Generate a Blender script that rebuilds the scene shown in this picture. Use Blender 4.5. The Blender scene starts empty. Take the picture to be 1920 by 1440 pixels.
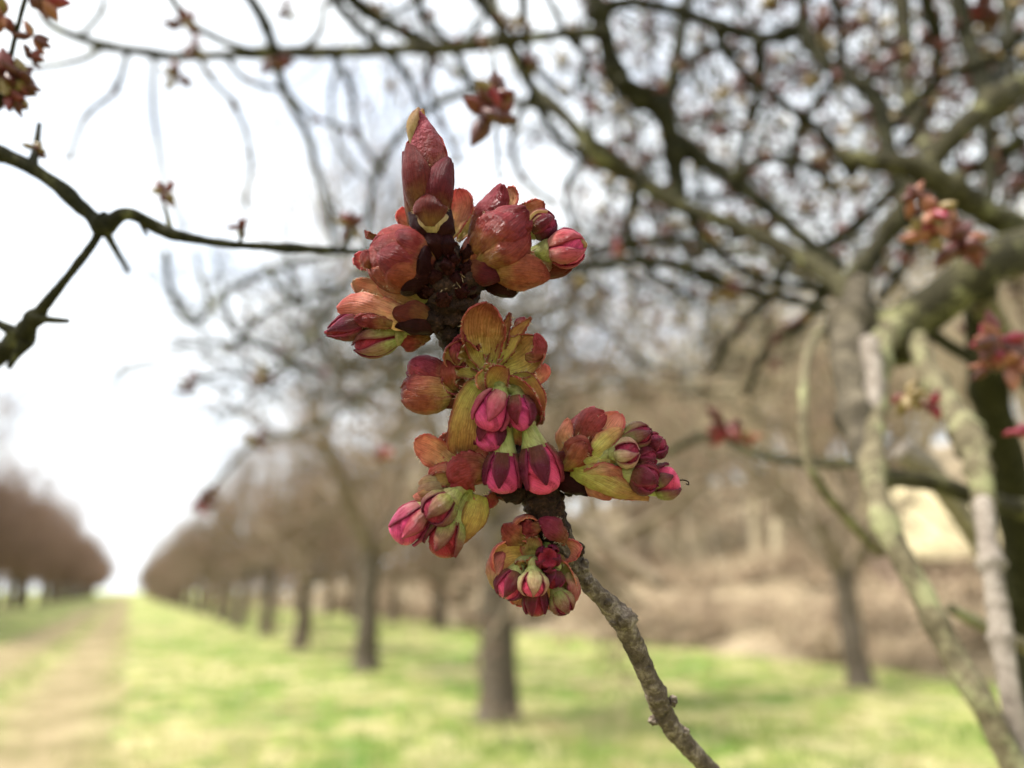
import bpy, math, random
from mathutils import Vector, noise, Matrix
random.seed(7)
R = math.radians
# ------------------------------------------------------------------ camera, sky, sun, exposure
sc = bpy.context.scene
COL = sc.collection
FPX = 1450.0                       # focal length in pixels of the 1920x1440 photograph
PITCH = R(14.98)
CAM = Vector((0, 0, 1.5))
FWD = Vector((0, math.cos(PITCH), math.sin(PITCH)))
RGT = Vector((1, 0, 0))
UPV = Vector((0, -math.sin(PITCH), math.cos(PITCH)))
D0 = 0.14                          # metres to the twig in focus
S = D0 / FPX                       # metres per photo pixel at the twig
cd = bpy.data.cameras.new('camera'); cam = bpy.data.objects.new('camera', cd); COL.objects.link(cam)
cam.location = CAM; cam.rotation_euler = (math.pi / 2 + PITCH, 0, 0)
cd.sensor_width = 36; cd.lens = 36 * FPX / 1920; cd.clip_start = 0.01; cd.clip_end = 3000
cd.dof.use_dof = True; cd.dof.focus_distance = D0 - 0.0012; cd.dof.aperture_fstop = 8.6
sc.camera = cam
SUN_EL, SUN_AZ = R(58), R(250)     # azimuth clockwise from +Y (the camera's heading)
w = bpy.data.worlds.new('World'); sc.world = w; w.use_nodes = True
nt = w.node_tree; nt.nodes.clear()
def N(nt, typ, **kw):
    n = nt.nodes.new(typ)
    for k, v in kw.items(): setattr(n, k, v)
    return n
wo = N(nt, 'ShaderNodeOutputWorld'); bg = N(nt, 'ShaderNodeBackground'); bg.inputs['Strength'].default_value = 0.1
sky = N(nt, 'ShaderNodeTexSky', sky_type='NISHITA'); sky.sun_disc = False
sky.sun_elevation = SUN_EL; sky.sun_rotation = SUN_AZ; sky.dust_density = 2.0
tc = N(nt, 'ShaderNodeTexCoord'); nz = N(nt, 'ShaderNodeTexNoise'); nz.inputs['Scale'].default_value = 3.2
nz.inputs['Detail'].default_value = 6; nz.inputs['Roughness'].default_value = .55
mp = N(nt, 'ShaderNodeMapping'); mp.inputs['Scale'].default_value = (1, 1, 2.6)
rp = N(nt, 'ShaderNodeValToRGB'); rp.color_ramp.elements[0].position = .34; rp.color_ramp.elements[1].position = .54
rp.color_ramp.elements[0].color = (.60, .60, .60, 1); rp.color_ramp.elements[1].color = (1, 1, 1, 1)
mx = N(nt, 'ShaderNodeMix', data_type='RGBA'); mx.inputs[7].default_value = (5.6, 5.85, 6.0, 1)
nt.links.new(tc.outputs['Generated'], mp.inputs['Vector']); nt.links.new(mp.outputs[0], nz.inputs['Vector'])
nt.links.new(nz.outputs['Fac'], rp.inputs['Fac']); nt.links.new(rp.outputs['Color'], mx.inputs[0])
nt.links.new(sky.outputs['Color'], mx.inputs[6]); nt.links.new(mx.outputs[2], bg.inputs['Color']); nt.links.new(bg.outputs[0], wo.inputs[0])
sl = bpy.data.lights.new('sun', 'SUN'); sun = bpy.data.objects.new('sun', sl); COL.objects.link(sun)
sl.energy = 3.3; sl.angle = R(9); sl.color = (1, .95, .87)
sd = Vector((math.sin(SUN_AZ) * math.cos(SUN_EL), math.cos(SUN_AZ) * math.cos(SUN_EL), math.sin(SUN_EL)))
sun.rotation_euler = sd.to_track_quat('Z', 'Y').to_euler(); sun.location = (-3, -6, 12)
sc.view_settings.view_transform = 'Standard'; sc.view_settings.look = 'None'
sc.view_settings.exposure = 1.58; sc.view_settings.gamma = 1
sc.cycles.use_denoising = True

# ------------------------------------------------------------------ helpers
def P(x, y, d):                    # photo pixel at depth d (metres along the lens axis)
    return CAM + d * (FWD + RGT * ((x - 960) / FPX) + UPV * ((720 - y) / FPX))
def Q(p):                          # photo pixel at the twig, third value = pixels towards the lens
    return P(p[0], p[1], D0 - p[2] * S)
def CV(n):                         # camera-frame direction (right, up, towards lens) to world
    return RGT * n[0] + UPV * n[1] - FWD * n[2]
def ground_hit(x, y, z=0.0):
    d = (FWD + RGT * ((x - 960) / FPX) + UPV * ((720 - y) / FPX))
    return CAM + d * ((z - CAM.z) / d.z)
def tag(o, label=None, cat=None, group=None, kind=None):
    if label: o['label'] = label
    if cat: o['category'] = cat
    if group: o['group'] = group
    if kind: o['kind'] = kind
    return o
def empty(name, loc):
    o = bpy.data.objects.new(name, None); COL.objects.link(o); o.location = loc; o.empty_display_size = .05
    return o
def root_loc(o):
    v = Vector((0, 0, 0))
    while o: v = v + Vector(o.location); o = o.parent
    return v
def mk(name, verts, faces, mats, parent=None, uvs=None, midx=None, smooth=True):
    off = root_loc(parent)
    me = bpy.data.meshes.new(name)
    me.from_pydata([tuple(Vector(v) - off) for v in verts], [], faces)
    for m in (mats if isinstance(mats, (list, tuple)) else [mats]): me.materials.append(m)
    if uvs:
        ul = me.uv_layers.new(name='UVMap')
        li = [0] * len(me.loops); me.loops.foreach_get('vertex_index', li)
        ul.data.foreach_set('uv', [c for i in li for c in uvs[i]])
    if midx: me.polygons.foreach_set('material_index', midx)
    if smooth: me.polygons.foreach_set('use_smooth', [True] * len(me.polygons))
    o = bpy.data.objects.new(name, me); COL.objects.link(o); o.parent = parent
    return o
def catmull(pts, n):
    pts = [Vector(p) for p in pts]
    if len(pts) == 2: return [pts[0].lerp(pts[1], i / n) for i in range(n + 1)]
    k = len(pts) - 1; out = []
    for i in range(n + 1):
        u = i / n * k; j = min(int(u), k - 1); t = u - j
        p1, p2 = pts[j], pts[j + 1]
        p0 = pts[j - 1] if j else p1 * 2 - p2
        p3 = pts[j + 2] if j + 2 <= k else p2 * 2 - p1
        out.append(.5 * ((2 * p1) + (p2 - p0) * t + (2 * p0 - 5 * p1 + 4 * p2 - p3) * t * t + (3 * p1 - p0 - 3 * p2 + p3) * t ** 3))
    return out
def lerpl(ks, t):                  # piecewise smooth curve through (t, value) pairs
    for (a, va), (b, vb) in zip(ks, ks[1:]):
        if t <= b:
            u = (t - a) / max(1e-9, b - a); u = u * u * (3 - 2 * u) * .5 + u * .5
            return va + (vb - va) * u
    return ks[-1][1]
def nse(v, s): return noise.noise(Vector(v) * s)

# ------------------------------------------------------------------ materials
def newmat(name):
    m = bpy.data.materials.new(name); m.use_nodes = True; t = m.node_tree; t.nodes.clear()
    return m, t, N(t, 'ShaderNodeOutputMaterial'), N(t, 'ShaderNodeBsdfPrincipled')
def ramp(t, stops, inter='LINEAR'):
    r = N(t, 'ShaderNodeValToRGB'); e = r.color_ramp.elements; r.color_ramp.interpolation = inter
    while len(e) < len(stops): e.new(.5)
    for el, (p, c) in zip(e, stops): el.position = p; el.color = (*c, 1)
    return r
def mix(t, a, b, fac, mode='MIX'):
    m = N(t, 'ShaderNodeMix', data_type='RGBA', blend_type=mode)
    for sock, v in ((m.inputs[6], a), (m.inputs[7], b), (m.inputs[0], fac)):
        if isinstance(v, (int, float)): sock.default_value = v
        elif isinstance(v, tuple): sock.default_value = (*v, 1)
        else: t.links.new(v, sock)
    return m.outputs[2]
def math_(t, op, a, b=0.0, clamp=False):
    m = N(t, 'ShaderNodeMath', operation=op, use_clamp=clamp)
    for sock, v in zip(m.inputs, (a, b)):
        if isinstance(v, (int, float)): sock.default_value = v
        else: t.links.new(v, sock)
    return m.outputs[0]
def tex(t, scale, detail=4, rough=.55, vec=None, dist=0):
    n = N(t, 'ShaderNodeTexNoise'); n.inputs['Scale'].default_value = scale; n.inputs['Detail'].default_value = detail
    n.inputs['Roughness'].default_value = rough; n.inputs['Distortion'].default_value = dist
    if vec is None:
        vec = N(t, 'ShaderNodeTexCoord').outputs['Object']
    t.links.new(vec, n.inputs['Vector']); return n.outputs['Fac']
def leafmat(name, base, mid, tip, edge, vein=.35, rough=.36, transl=.28, wrinkle=.25, spot=.25, edgew=1.0, veins=34, spec=.17, blotch=.45):
    m, t, out, b = newmat(name); L = t.links.new
    uv = N(t, 'ShaderNodeUVMap'); uv.uv_map = 'UVMap'
    sp = N(t, 'ShaderNodeSeparateXYZ'); L(uv.outputs[0], sp.inputs[0])
    u, v = sp.outputs[0], sp.outputs[1]
    oi = N(t, 'ShaderNodeObjectInfo')
    n1 = tex(t, 420, 3); n2 = tex(t, 1500, 4)
    vv = math_(t, 'ADD', v, math_(t, 'MULTIPLY', math_(t, 'SUBTRACT', n1, .5), .55))
    rc = ramp(t, [(.06, base), (.50, mid), (.92, tip)]); L(vv, rc.inputs['Fac'])
    ed = math_(t, 'ABSOLUTE', math_(t, 'SUBTRACT', u, .5))
    ed = math_(t, 'ADD', ed, math_(t, 'MULTIPLY', math_(t, 'SUBTRACT', n1, .5), .16))
    er = ramp(t, [(.33, (0, 0, 0)), (.50, (1, 1, 1))]); L(ed, er.inputs['Fac'])
    c = mix(t, rc.outputs[0], edge, math_(t, 'MULTIPLY', er.outputs[0], edgew))
    # veins: run along the blade and fan out sideways
    fan = math_(t, 'MULTIPLY', math_(t, 'SUBTRACT', u, .5), math_(t, 'SUBTRACT', 1.25, math_(t, 'MULTIPLY', v, .5)))
    wob = math_(t, 'MULTIPLY', math_(t, 'SUBTRACT', tex(t, 700, 2), .5), .10)
    sn = math_(t, 'SINE', math_(t, 'MULTIPLY', math_(t, 'ADD', fan, wob), veins * 6.283 * .5))
    sn = math_(t, 'POWER', math_(t, 'ADD', math_(t, 'MULTIPLY', sn, .5), .5), 2.5)
    c = mix(t, c, mix(t, c, (.62, .5, .46), 1.0, 'MULTIPLY'), math_(t, 'MULTIPLY', math_(t, 'MULTIPLY', sn, n1), vein * 1.5))
    sr = ramp(t, [(.42, (0, 0, 0)), (.66, (1, 1, 1))]); L(n2, sr.inputs['Fac'])
    c = mix(t, c, mix(t, c, (.50, .28, .24), 1.0, 'MULTIPLY'), math_(t, 'MULTIPLY', sr.outputs[0], spot))
    cb = N(t, 'ShaderNodeCombineXYZ'); L(math_(t, 'MULTIPLY', fan, 46.0), cb.inputs[0]); L(math_(t, 'MULTIPLY', v, 3.2), cb.inputs[1]); L(math_(t, 'MULTIPLY', oi.outputs['Random'], 40.0), cb.inputs[2])
    fib = tex(t, 1.0, 5, .7, cb.outputs[0])
    fr = ramp(t, [(.30, (.46, .34, .30)), (.48, (.98, .97, .96)), (.68, (1.3, 1.28, 1.22))]); L(fib, fr.inputs['Fac'])
    c = mix(t, c, fr.outputs[0], .8, 'MULTIPLY')
    bl_r = ramp(t, [(.44, (1, 1, 1)), (.62, (.62, .34, .32))]); L(tex(t, 650, 4, .6, dist=.6), bl_r.inputs['Fac'])
    c = mix(t, c, bl_r.outputs[0], blotch, 'MULTIPLY')
    hs = N(t, 'ShaderNodeHueSaturation'); L(c, hs.inputs['Color'])
    L(math_(t, 'ADD', .487, math_(t, 'MULTIPLY', oi.outputs['Random'], .026)), hs.inputs['Hue'])
    L(math_(t, 'ADD', .85, math_(t, 'MULTIPLY', oi.outputs['Random'], .3)), hs.inputs['Value']); hs.inputs['Saturation'].default_value = .94
    c = hs.outputs[0]
    L(c, b.inputs['Base Color']); b.inputs['Roughness'].default_value = rough
    b.inputs['Specular IOR Level'].default_value = spec; b.inputs['Subsurface Weight'].default_value = .0; b.inputs['Subsurface Radius'].default_value = (.0012, .0005, .0003)
    b.inputs['Subsurface Scale'].default_value = .6
    L(math_(t, 'ADD', rough - .09, math_(t, 'MULTIPLY', n2, .14)), b.inputs['Roughness'])
    hgt = math_(t, 'ADD', math_(t, 'MULTIPLY', fib, .55), math_(t, 'ADD', math_(t, 'MULTIPLY', math_(t, 'MULTIPLY', sn, n1), vein * .55), math_(t, 'ADD', math_(t, 'MULTIPLY', n1, wrinkle * 1.2), math_(t, 'MULTIPLY', n2, wrinkle * .55))))
    bp = N(t, 'ShaderNodeBump'); bp.inputs['Strength'].default_value = .9; bp.inputs['Distance'].default_value = .00065
    L(hgt, bp.inputs['Height']); L(bp.outputs[0], b.inputs['Normal'])
    if transl > 0:
        tr = N(t, 'ShaderNodeBsdfTranslucent'); ms = N(t, 'ShaderNodeMixShader'); ms.inputs[0].default_value = transl
        g = N(t, 'ShaderNodeGamma'); g.inputs[1].default_value = .75; L(c, g.inputs[0]); L(g.outputs[0], tr.inputs['Color'])
        L(b.outputs[0], ms.inputs[1]); L(tr.outputs[0], ms.inputs[2]); L(ms.outputs[0], out.inputs[0])
    else: L(b.outputs[0], out.inputs[0])
    return m
def barkmat(name, c1, c2, c3, scale, bump=.002, rough=.8, lichen=None, lamt=.5):
    m, t, out, b = newmat(name); L = t.links.new
    n1 = tex(t, scale, 5, .6, dist=.4); n2 = tex(t, scale * 4.5, 4, .65); n3 = tex(t, scale * .5, 4)
    rc = ramp(t, [(.3, c1), (.5, c2), (.72, c3)]); L(math_(t, 'ADD', math_(t, 'MULTIPLY', n1, .6), math_(t, 'MULTIPLY', n2, .4)), rc.inputs['Fac'])
    c = rc.outputs[0]
    if lichen:
        lr = ramp(t, [(lamt, (0, 0, 0)), (lamt + .1, (1, 1, 1))]); L(math_(t, 'ADD', math_(t, 'MULTIPLY', n3, .7), math_(t, 'MULTIPLY', n2, .3)), lr.inputs['Fac'])
        c = mix(t, c, lichen, lr.outputs[0])
    L(c, b.inputs['Base Color']); b.inputs['Roughness'].default_value = rough; b.inputs['Specular IOR Level'].default_value = .12
    bp = N(t, 'ShaderNodeBump'); bp.inputs['Strength'].default_value = .8; bp.inputs['Distance'].default_value = bump
    L(math_(t, 'ADD', n1, math_(t, 'MULTIPLY', n2, .6)), bp.inputs['Height']); L(bp.outputs[0], b.inputs['Normal']); L(b.outputs[0], out.inputs[0])
    return m
def plainmat(name, c, rough=.6, var=.25, scale=30, transl=0):
    m, t, out, b = newmat(name); L = t.links.new
    n1 = tex(t, scale, 4)
    L(mix(t, tuple(x * (1 - var) for x in c), tuple(min(1, x * (1 + var)) for x in c), n1), b.inputs['Base Color']); b.inputs['Roughness'].default_value = rough
    if transl:
        tr = N(t, 'ShaderNodeBsdfTranslucent'); tr.inputs[0].default_value = (*c, 1); ms = N(t, 'ShaderNodeMixShader'); ms.inputs[0].default_value = transl
        L(b.outputs[0], ms.inputs[1]); L(tr.outputs[0], ms.inputs[2]); L(ms.outputs[0], out.inputs[0])
    else: L(b.outputs[0], out.inputs[0])
    return m
M = {}
M['olive'] = leafmat('leaf_olive_inside', (0.6740, 0.6452, 0.1111), (0.7292, 0.5048, 0.1232), (0.5888, 0.2806, 0.0990), (0.3370, 0.0626, 0.0429), vein=.5, wrinkle=.35, rough=.38, transl=.50, blotch=.35)
M['bronze'] = leafmat('leaf_bronze_inside', (0.6241, 0.4942, 0.1111), (0.5719, 0.2343, 0.0858), (0.4153, 0.0847, 0.0616), (0.3248, 0.0325, 0.0429), vein=.6, wrinkle=.7, rough=.27, transl=.50, blotch=.4)
M['maroon'] = leafmat('leaf_maroon_outside', (0.2081, 0.0845, 0.0272), (0.1958, 0.0138, 0.0185), (0.2326, 0.0158, 0.0326), (0.2815, 0.0370, 0.0490), vein=.2, wrinkle=.6, rough=.27, transl=.15, spec=.13, blotch=.7)
M['rust'] = leafmat('leaf_rust_outside', (0.2464, 0.1498, 0.0326), (0.2341, 0.0374, 0.0163), (0.2094, 0.0173, 0.0163), (0.2834, 0.0634, 0.0381), vein=.2, wrinkle=.5, rough=.27, transl=.2, spec=.13, blotch=.7)
M['orange'] = leafmat('leaf_orange', (0.6583, 0.5665, 0.1727), (0.7287, 0.3575, 0.1848), (0.7056, 0.2222, 0.1606), (0.5649, 0.0858, 0.0858), vein=.3, wrinkle=.5, transl=.50, rough=.3, blotch=.4)
M['salmon'] = leafmat('leaf_salmon', (0.6352, 0.4928, 0.1969), (0.6583, 0.2464, 0.1848), (0.5649, 0.1111, 0.1232), (0.4935, 0.0616, 0.0858), vein=.3, wrinkle=.5, transl=.50, rough=.3, blotch=.45)
M['lime'] = leafmat('leaf_lime', (0.5716, 0.5997, 0.1232), (0.6571, 0.5576, 0.1474), (0.6571, 0.3139, 0.1353), (0.5997, 0.1289, 0.0858), vein=.35, wrinkle=.4, transl=.50, rough=.3, blotch=.4)
M['dark'] = leafmat('scale_dark', (.035, .008, .006), (.022, .004, .004), (.018, .003, .004), (.05, .009, .007), vein=.15, rough=.36, transl=.05, spec=.05)
M['darkred'] = leafmat('scale_dark_red', (.16, .07, .02), (.09, .009, .007), (.085, .007, .008), (.16, .022, .018), vein=.2, rough=.32, transl=.1, spec=.07)
M['pale'] = leafmat('scale_pale', (0.582, 0.470, 0.224), (0.560, 0.403, 0.202), (0.493, 0.291, 0.157), (0.470, 0.202, 0.123), vein=.3, transl=.50, blotch=.35)
M['mauve'] = leafmat('scale_mauve_wrinkled', (0.2016, 0.1496, 0.0350), (0.2448, 0.0476, 0.0455), (0.2592, 0.0306, 0.0525), (0.2016, 0.0204, 0.0315), vein=.08, wrinkle=2.2, rough=.38, transl=.08, spot=.5, spec=.08)
M['velvet'] = leafmat('scale_velvet', (0.1548, 0.0756, 0.0210), (0.0967, 0.0076, 0.0059), (0.1064, 0.0084, 0.0101), (0.1548, 0.0252, 0.0210), vein=.1, rough=.40, transl=.06, spec=.07, blotch=.6)
M['sepal'] = leafmat('sepal_maroon', (0.1275, 0.0440, 0.0213), (0.1020, 0.0048, 0.0187), (0.1190, 0.0056, 0.0255), (0.2550, 0.0176, 0.0638), vein=.25, wrinkle=.45, rough=.28, transl=.06, veins=9, spec=.10, blotch=.35)
M['sepalg'] = leafmat('sepal_green', (.28, .33, .08), (.24, .13, .07), (.16, .02, .035), (.19, .02, .04), vein=.25, wrinkle=.45, rough=.28, transl=.1, veins=9, blotch=.5, spec=.15)
M['sepalc'] = leafmat('sepal_cream', (.42, .42, .16), (.50, .36, .20), (.42, .17, .14), (.22, .014, .05), vein=.3, wrinkle=.35, rough=.28, transl=.12, veins=9, blotch=.4, spec=.15)
M['sepalp'] = leafmat('sepal_pink', (0.3990, 0.1445, 0.1300), (0.3780, 0.0425, 0.0900), (0.3990, 0.0382, 0.1100), (0.2310, 0.0085, 0.0450), vein=.25, wrinkle=.5, rough=.25, transl=.1, veins=9, blotch=.45, spec=.15)
M['petal'] = leafmat('petal_pink', (0.5534, 0.0234, 0.1232), (0.6061, 0.0198, 0.1232), (0.7379, 0.0450, 0.1971), (0.3953, 0.0090, 0.0678), vein=.25, wrinkle=.45, rough=.28, transl=.1, spot=.15, blotch=.3, spec=.15)
M['crimson'] = leafmat('petal_crimson', (0.2860, 0.0080, 0.0420), (0.2750, 0.0064, 0.0400), (0.2640, 0.0056, 0.0360), (0.1760, 0.0032, 0.0200), vein=.25, wrinkle=.45, rough=.28, transl=.06, spot=.2, blotch=.3, spec=.15)
M['green'] = leafmat('calyx_green', (.28, .36, .08), (.33, .36, .11), (.30, .27, .10), (.28, .28, .1), vein=.25, wrinkle=.4, rough=.34, transl=.08, veins=14, blotch=.25, spec=.15)
M['hair'] = plainmat('hair_pale', (.50, .38, .26), .5, .2, 500, .3)
M['stem_dark'] = barkmat('bark_dark_spur', (.005, .0025, .002), (.020, .009, .006), (.085, .042, .026), 460, .0012, .6)
M['stem'] = barkmat('bark_grey_twig', (.018, .013, .010), (.095, .072, .055), (.36, .30, .24), 260, .0016, .75)
M['moss'] = barkmat('bark_mossy', (.006, .006, .003), (.018, .017, .008), (.055, .050, .024), 160, .001, .9, lichen=(.09, .09, .04), lamt=.58)
M['lichen'] = barkmat('bark_lichen', (.035, .03, .019), (.12, .10, .06), (.25, .22, .145), 120, .0015, .85, lichen=(.22, .22, .115), lamt=.50)
M['ashy'] = barkmat('bark_ashy_pink', (.08, .064, .052), (.20, .17, .14), (.36, .32, .275), 110, .0012, .8)
M['limb'] = barkmat('bark_limb', (.010, .009, .005), (.035, .031, .017), (.11, .10, .05), 70, .002, .9, lichen=(.17, .165, .08), lamt=.53)
M['trunk'] = barkmat('bark_trunk', (.045, .033, .025), (.10, .08, .06), (.17, .14, .11), 9, .02, .9)
M['twigs'] = barkmat('bark_twigs', (.085, .064, .044), (.165, .128, .088), (.25, .20, .145), 14, .003, .9)
M['twigs_red'] = barkmat('bark_twigs_red', (.085, .054, .040), (.16, .108, .080), (.24, .165, .125), 14, .003, .9)
M['twigs_pale'] = barkmat('bark_twigs_pale', (.25, .205, .135), (.39, .33, .225), (.52, .45, .325), 10, .003, .9)
M['buds'] = plainmat('far_buds', (.20, .10, .065), .6, .4, 4)
M['budp'] = plainmat('far_buds_pale', (.32, .22, .13), .6, .4, 4)

# ------------------------------------------------------------------ shape builders
PROF = {
 'ovate':  [(0, .30), (.2, .66), (.45, .96), (.65, 1), (.82, .86), (.93, .58), (1, .10)],
 'round':  [(0, .40), (.2, .78), (.45, 1), (.70, .98), (.86, .80), (.95, .50), (1, .12)],
 'scale':  [(0, .75), (.25, .96), (.5, 1), (.72, .88), (.88, .62), (.96, .36), (1, .06)],
 'lance':  [(0, .70), (.25, .98), (.45, 1), (.65, .86), (.82, .58), (.94, .28), (1, .05)],
 'point':  [(0, .55), (.2, .9), (.4, 1), (.6, .82), (.8, .50), (.92, .22), (1, .03)],
 'strap':  [(0, .55), (.15, .85), (.4, .95), (.7, 1), (.88, .92), (.96, .66), (1, .2)],
}
def add_hairs(name, pts, nrm, n, ln, parent, seed):
    rnd = random.Random(seed); vs, fs = [], []
    for k in range(n):
        f = rnd.random() * (len(pts) - 1.001); i = int(f); p = pts[i].lerp(pts[i + 1], f - i)
        o = nrm[i]; d = (o + Vector((rnd.uniform(-.6, .6), rnd.uniform(-.6, .6), rnd.uniform(-.6, .6)))).normalized()
        l = ln * S * rnd.uniform(.5, 1.2); sdv = d.cross(Vector((rnd.random(), rnd.random(), rnd.random() + .1))).normalized() * (.55 * S)
        b = len(vs); mid = p + d * l * .5 + sdv * rnd.uniform(-2, 2)
        vs += [p - sdv, p + sdv, mid - sdv * .7, mid + sdv * .7, p + d * l]
        fs += [(b, b + 1, b + 3, b + 2), (b + 2, b + 3, b + 4)]
    return tag(mk(name, vs, fs, M['hair'], parent), kind='stuff')
def leaf(parent, name, ctrl, W, prof='ovate', n=(0, 0, 1), th=50, mi='olive', mo=None, serr=2.2, teeth=17, rip=3.0, roll=0, hair=0, thick=2.6, seed=None, rollw=.35, NT=36, NS=20):
    """curved blade along ctrl (photo pixels + pixels towards the lens); concave side looks along n"""
    if n[2] < 0: mi, mo = mo or mi, mi
    seed = seed if seed is not None else int(ctrl[0][0] * 13 + ctrl[-1][1] * 7 + W)
    rnd = random.Random(seed); so = Vector((rnd.uniform(0, 50), rnd.uniform(0, 50), rnd.uniform(0, 50)))
    sp = catmull([Q(c) for c in ctrl], NT); nv = CV(n).normalized(); th = R(th)
    vs, uvs, fs = [], [], []; W = W * S
    edges = ([], []); eout = ([], [])
    for i, c in enumerate(sp):
        k = i / NT
        T = (sp[min(NT, i + 1)] - sp[max(0, i - 1)]).normalized()
        nn = (nv - T * nv.dot(T)).normalized(); B = T.cross(nn).normalized()
        wid = lerpl(PROF[prof], k) * W
        Rr = wid / math.sin(min(th, math.pi / 2))
        for j in range(NS + 1):
            s = j / NS * 2 - 1; a = s * th
            edge = max(0, abs(s) - (1 - 2 / NS)) * NS / 2
            tooth = 1 + (serr * S / max(wid, 1e-6)) * edge * ((k * teeth * (1 + .2 * (s > 0)) + (.5 if s > 0 else 0)) % 1.0 - .4) if serr else 1
            p = c + B * (Rr * math.sin(a) * tooth) + nn * (Rr * (1 - math.cos(a)))
            q = so + Vector((k * 3, s * 1.3, 0))
            bend = noise.noise(q * 1.1) * rip * 1.8 + noise.noise(q * 3.1) * rip * 1.0 + noise.noise(Vector((k * 5, s * 9, so.x))) * rip * .45
            p = p + nn * (bend * S * (.35 + .65 * abs(s))) + nn * (abs(s) ** 3 * math.sin(k * 15 + seed) * rip * .7 * S)
            if roll:                                  # margin rolled over, outward (roll<0) or inward
                e = max(0, (abs(s) - (1 - rollw)) / rollw); e2 = max(0, (k - .72) / .28)
                ee = max(e * min(1, k * 2.5), e2)
                p = p + nn * (roll * S * ee * ee) - B * (math.copysign(1, s) * abs(roll) * S * .35 * e ** 3)
            vs.append(p); uvs.append((j / NS, k))
            if j in (0, NS): edges[j > 0].append(p); eout[j > 0].append(B * (1 if j else -1) + nn * .3)
    for i in range(NT):
        for j in range(NS):
            a = i * (NS + 1) + j; fs.append((a, a + 1, a + NS + 2, a + NS + 1))
    o = mk(name, vs, fs, [M[mi], M[mo or mi]], parent, uvs)
    so_ = o.modifiers.new('thickness', 'SOLIDIFY'); so_.thickness = thick * S; so_.offset = -1; so_.material_offset = 1; so_.material_offset_rim = 0; so_.use_even_offset = False
    # normals point along -nn or +nn: make face normal the concave side
    if o.data.polygons[len(fs) // 2].normal.dot(nv) < 0: o.data.flip_normals()
    if hair:
        e = edges[0] + edges[1][::-1]; d = eout[0] + eout[1][::-1]
        add_hairs('leaf_hairs', e, d, hair, 8, o, seed)
    return o
BUDP = [(0, .62), (.12, .82), (.3, .97), (.48, 1), (.66, .90), (.82, .68), (.93, .40), (1, .10)]
TULP = [(0, .60), (.12, .80), (.3, .95), (.52, 1), (.74, .93), (.88, .78), (.96, .52), (1, .16)]
RNDP = [(0, .35), (.12, .66), (.3, .92), (.5, 1), (.7, .93), (.86, .70), (.95, .42), (1, .06)]
def frame(a, b):
    T = (b - a).normalized(); X = T.cross(FWD)
    if X.length < .05: X = T.cross(UPV)
    X.normalize(); return T, X, T.cross(X)
def patch(parent, name, A, Bp, prof, rad, th0, half, t0, t1, off, mat, shape='sepal', flare=0, NT=18, NS=10, thick=4.2, ridge=.07, mo=None, hair=0):
    """scale or sepal lying on a body of revolution from A to Bp"""
    T, X, Y = frame(A, Bp); Ln = (Bp - A).length; vs, uvs, fs = [], [], []; e1, e2, o1, o2 = [], [], [], []
    for i in range(NT + 1):
        k = i / NT; t = t0 + (t1 - t0) * k
        if shape == 'sepal': g = 1.0 if k < .30 else max(.02, (1 - ((k - .30) / .70) ** 1.75))
        elif shape == 'broad': g = math.sqrt(max(.0015, 1 - max(0, (k - .35) / .65) ** 2.4))
        else: g = math.sin(math.pi * (.12 + .86 * k)) ** .6
        r = lerpl(prof, min(1, max(0, t))) * rad + off * S
        for j in range(NS + 1):
            s = j / NS * 2 - 1; a = th0 + s * half * g
            rr = r * (1 + ridge * (1 - abs(s)) - .05 * abs(s) ** 4) + flare * S * k ** 3
            rr += noise.noise(Vector((a * 2, t * 5, th0 * 9))) * .05 * rad + noise.noise(Vector((a * 7, t * 14, th0 * 5))) * .018 * rad
            d = X * math.cos(a) + Y * math.sin(a)
            vs.append(A + T * (Ln * t) + d * rr); uvs.append((j / NS, k))
            if j == 0: e1.append(vs[-1]); o1.append(d)
            if j == NS: e2.append(vs[-1]); o2.append(d)
    for i in range(NT):
        for j in range(NS):
            a = i * (NS + 1) + j; fs.append((a, a + NS + 1, a + NS + 2, a + 1))
    o = mk(name, vs, fs, [M[mat], M[mo or mat]], parent, uvs)
    c = o.data.polygons[len(fs) // 2]; ctr = A + T * (Ln * (t0 + t1) / 2) - root_loc(parent)
    if c.normal.dot(c.center - ctr) < 0: o.data.flip_normals()
    sm = o.modifiers.new('thickness', 'SOLIDIFY'); sm.thickness = thick * S; sm.offset = 0; sm.use_even_offset = False
    if hair: add_hairs('scale_hairs', e1 + e2[::-1], o1 + o2[::-1], hair, 8, o, int(abs(th0) * 100))
    return o
def body(parent, name, A, Bp, prof, rad, mat, petals=3, twist=1.6, step=.13, NT=22, NS=36, roll=0, hole=False):
    T, X, Y = frame(A, Bp); Ln = (Bp - A).length; vs, uvs, fs = [], [], []
    for i in range(NT + 1):
        t = i / NT; r = lerpl(prof, t) * rad; dep = 0
        if hole and t > .84: r = lerpl(prof, .84) * rad * (1 - (t - .84) / .16 * .95); dep = (t - .84) * 2.6
        for j in range(NS):
            a = j / NS * 2 * math.pi; f = (petals * a / (2 * math.pi) + twist * t + roll) % 1.0
            rr = r * (1 + step * (f - .5) + .025 * noise.noise(Vector((math.cos(a) * 2, math.sin(a) * 2, t * 4 + rad * 900))))
            vs.append(A + T * (Ln * (t - dep)) + (X * math.cos(a) + Y * math.sin(a)) * rr); uvs.append((f, t))
    for i in range(NT):
        for j in range(NS):
            a = i * NS + j; b = i * NS + (j + 1) % NS; fs.append((a, a + NS, b + NS, b))
    fs.append(tuple(range(NS))); fs.append(tuple(NT * NS + j for j in reversed(range(NS))))
    return mk(name, vs, fs, M[mat], parent, uvs)
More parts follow.
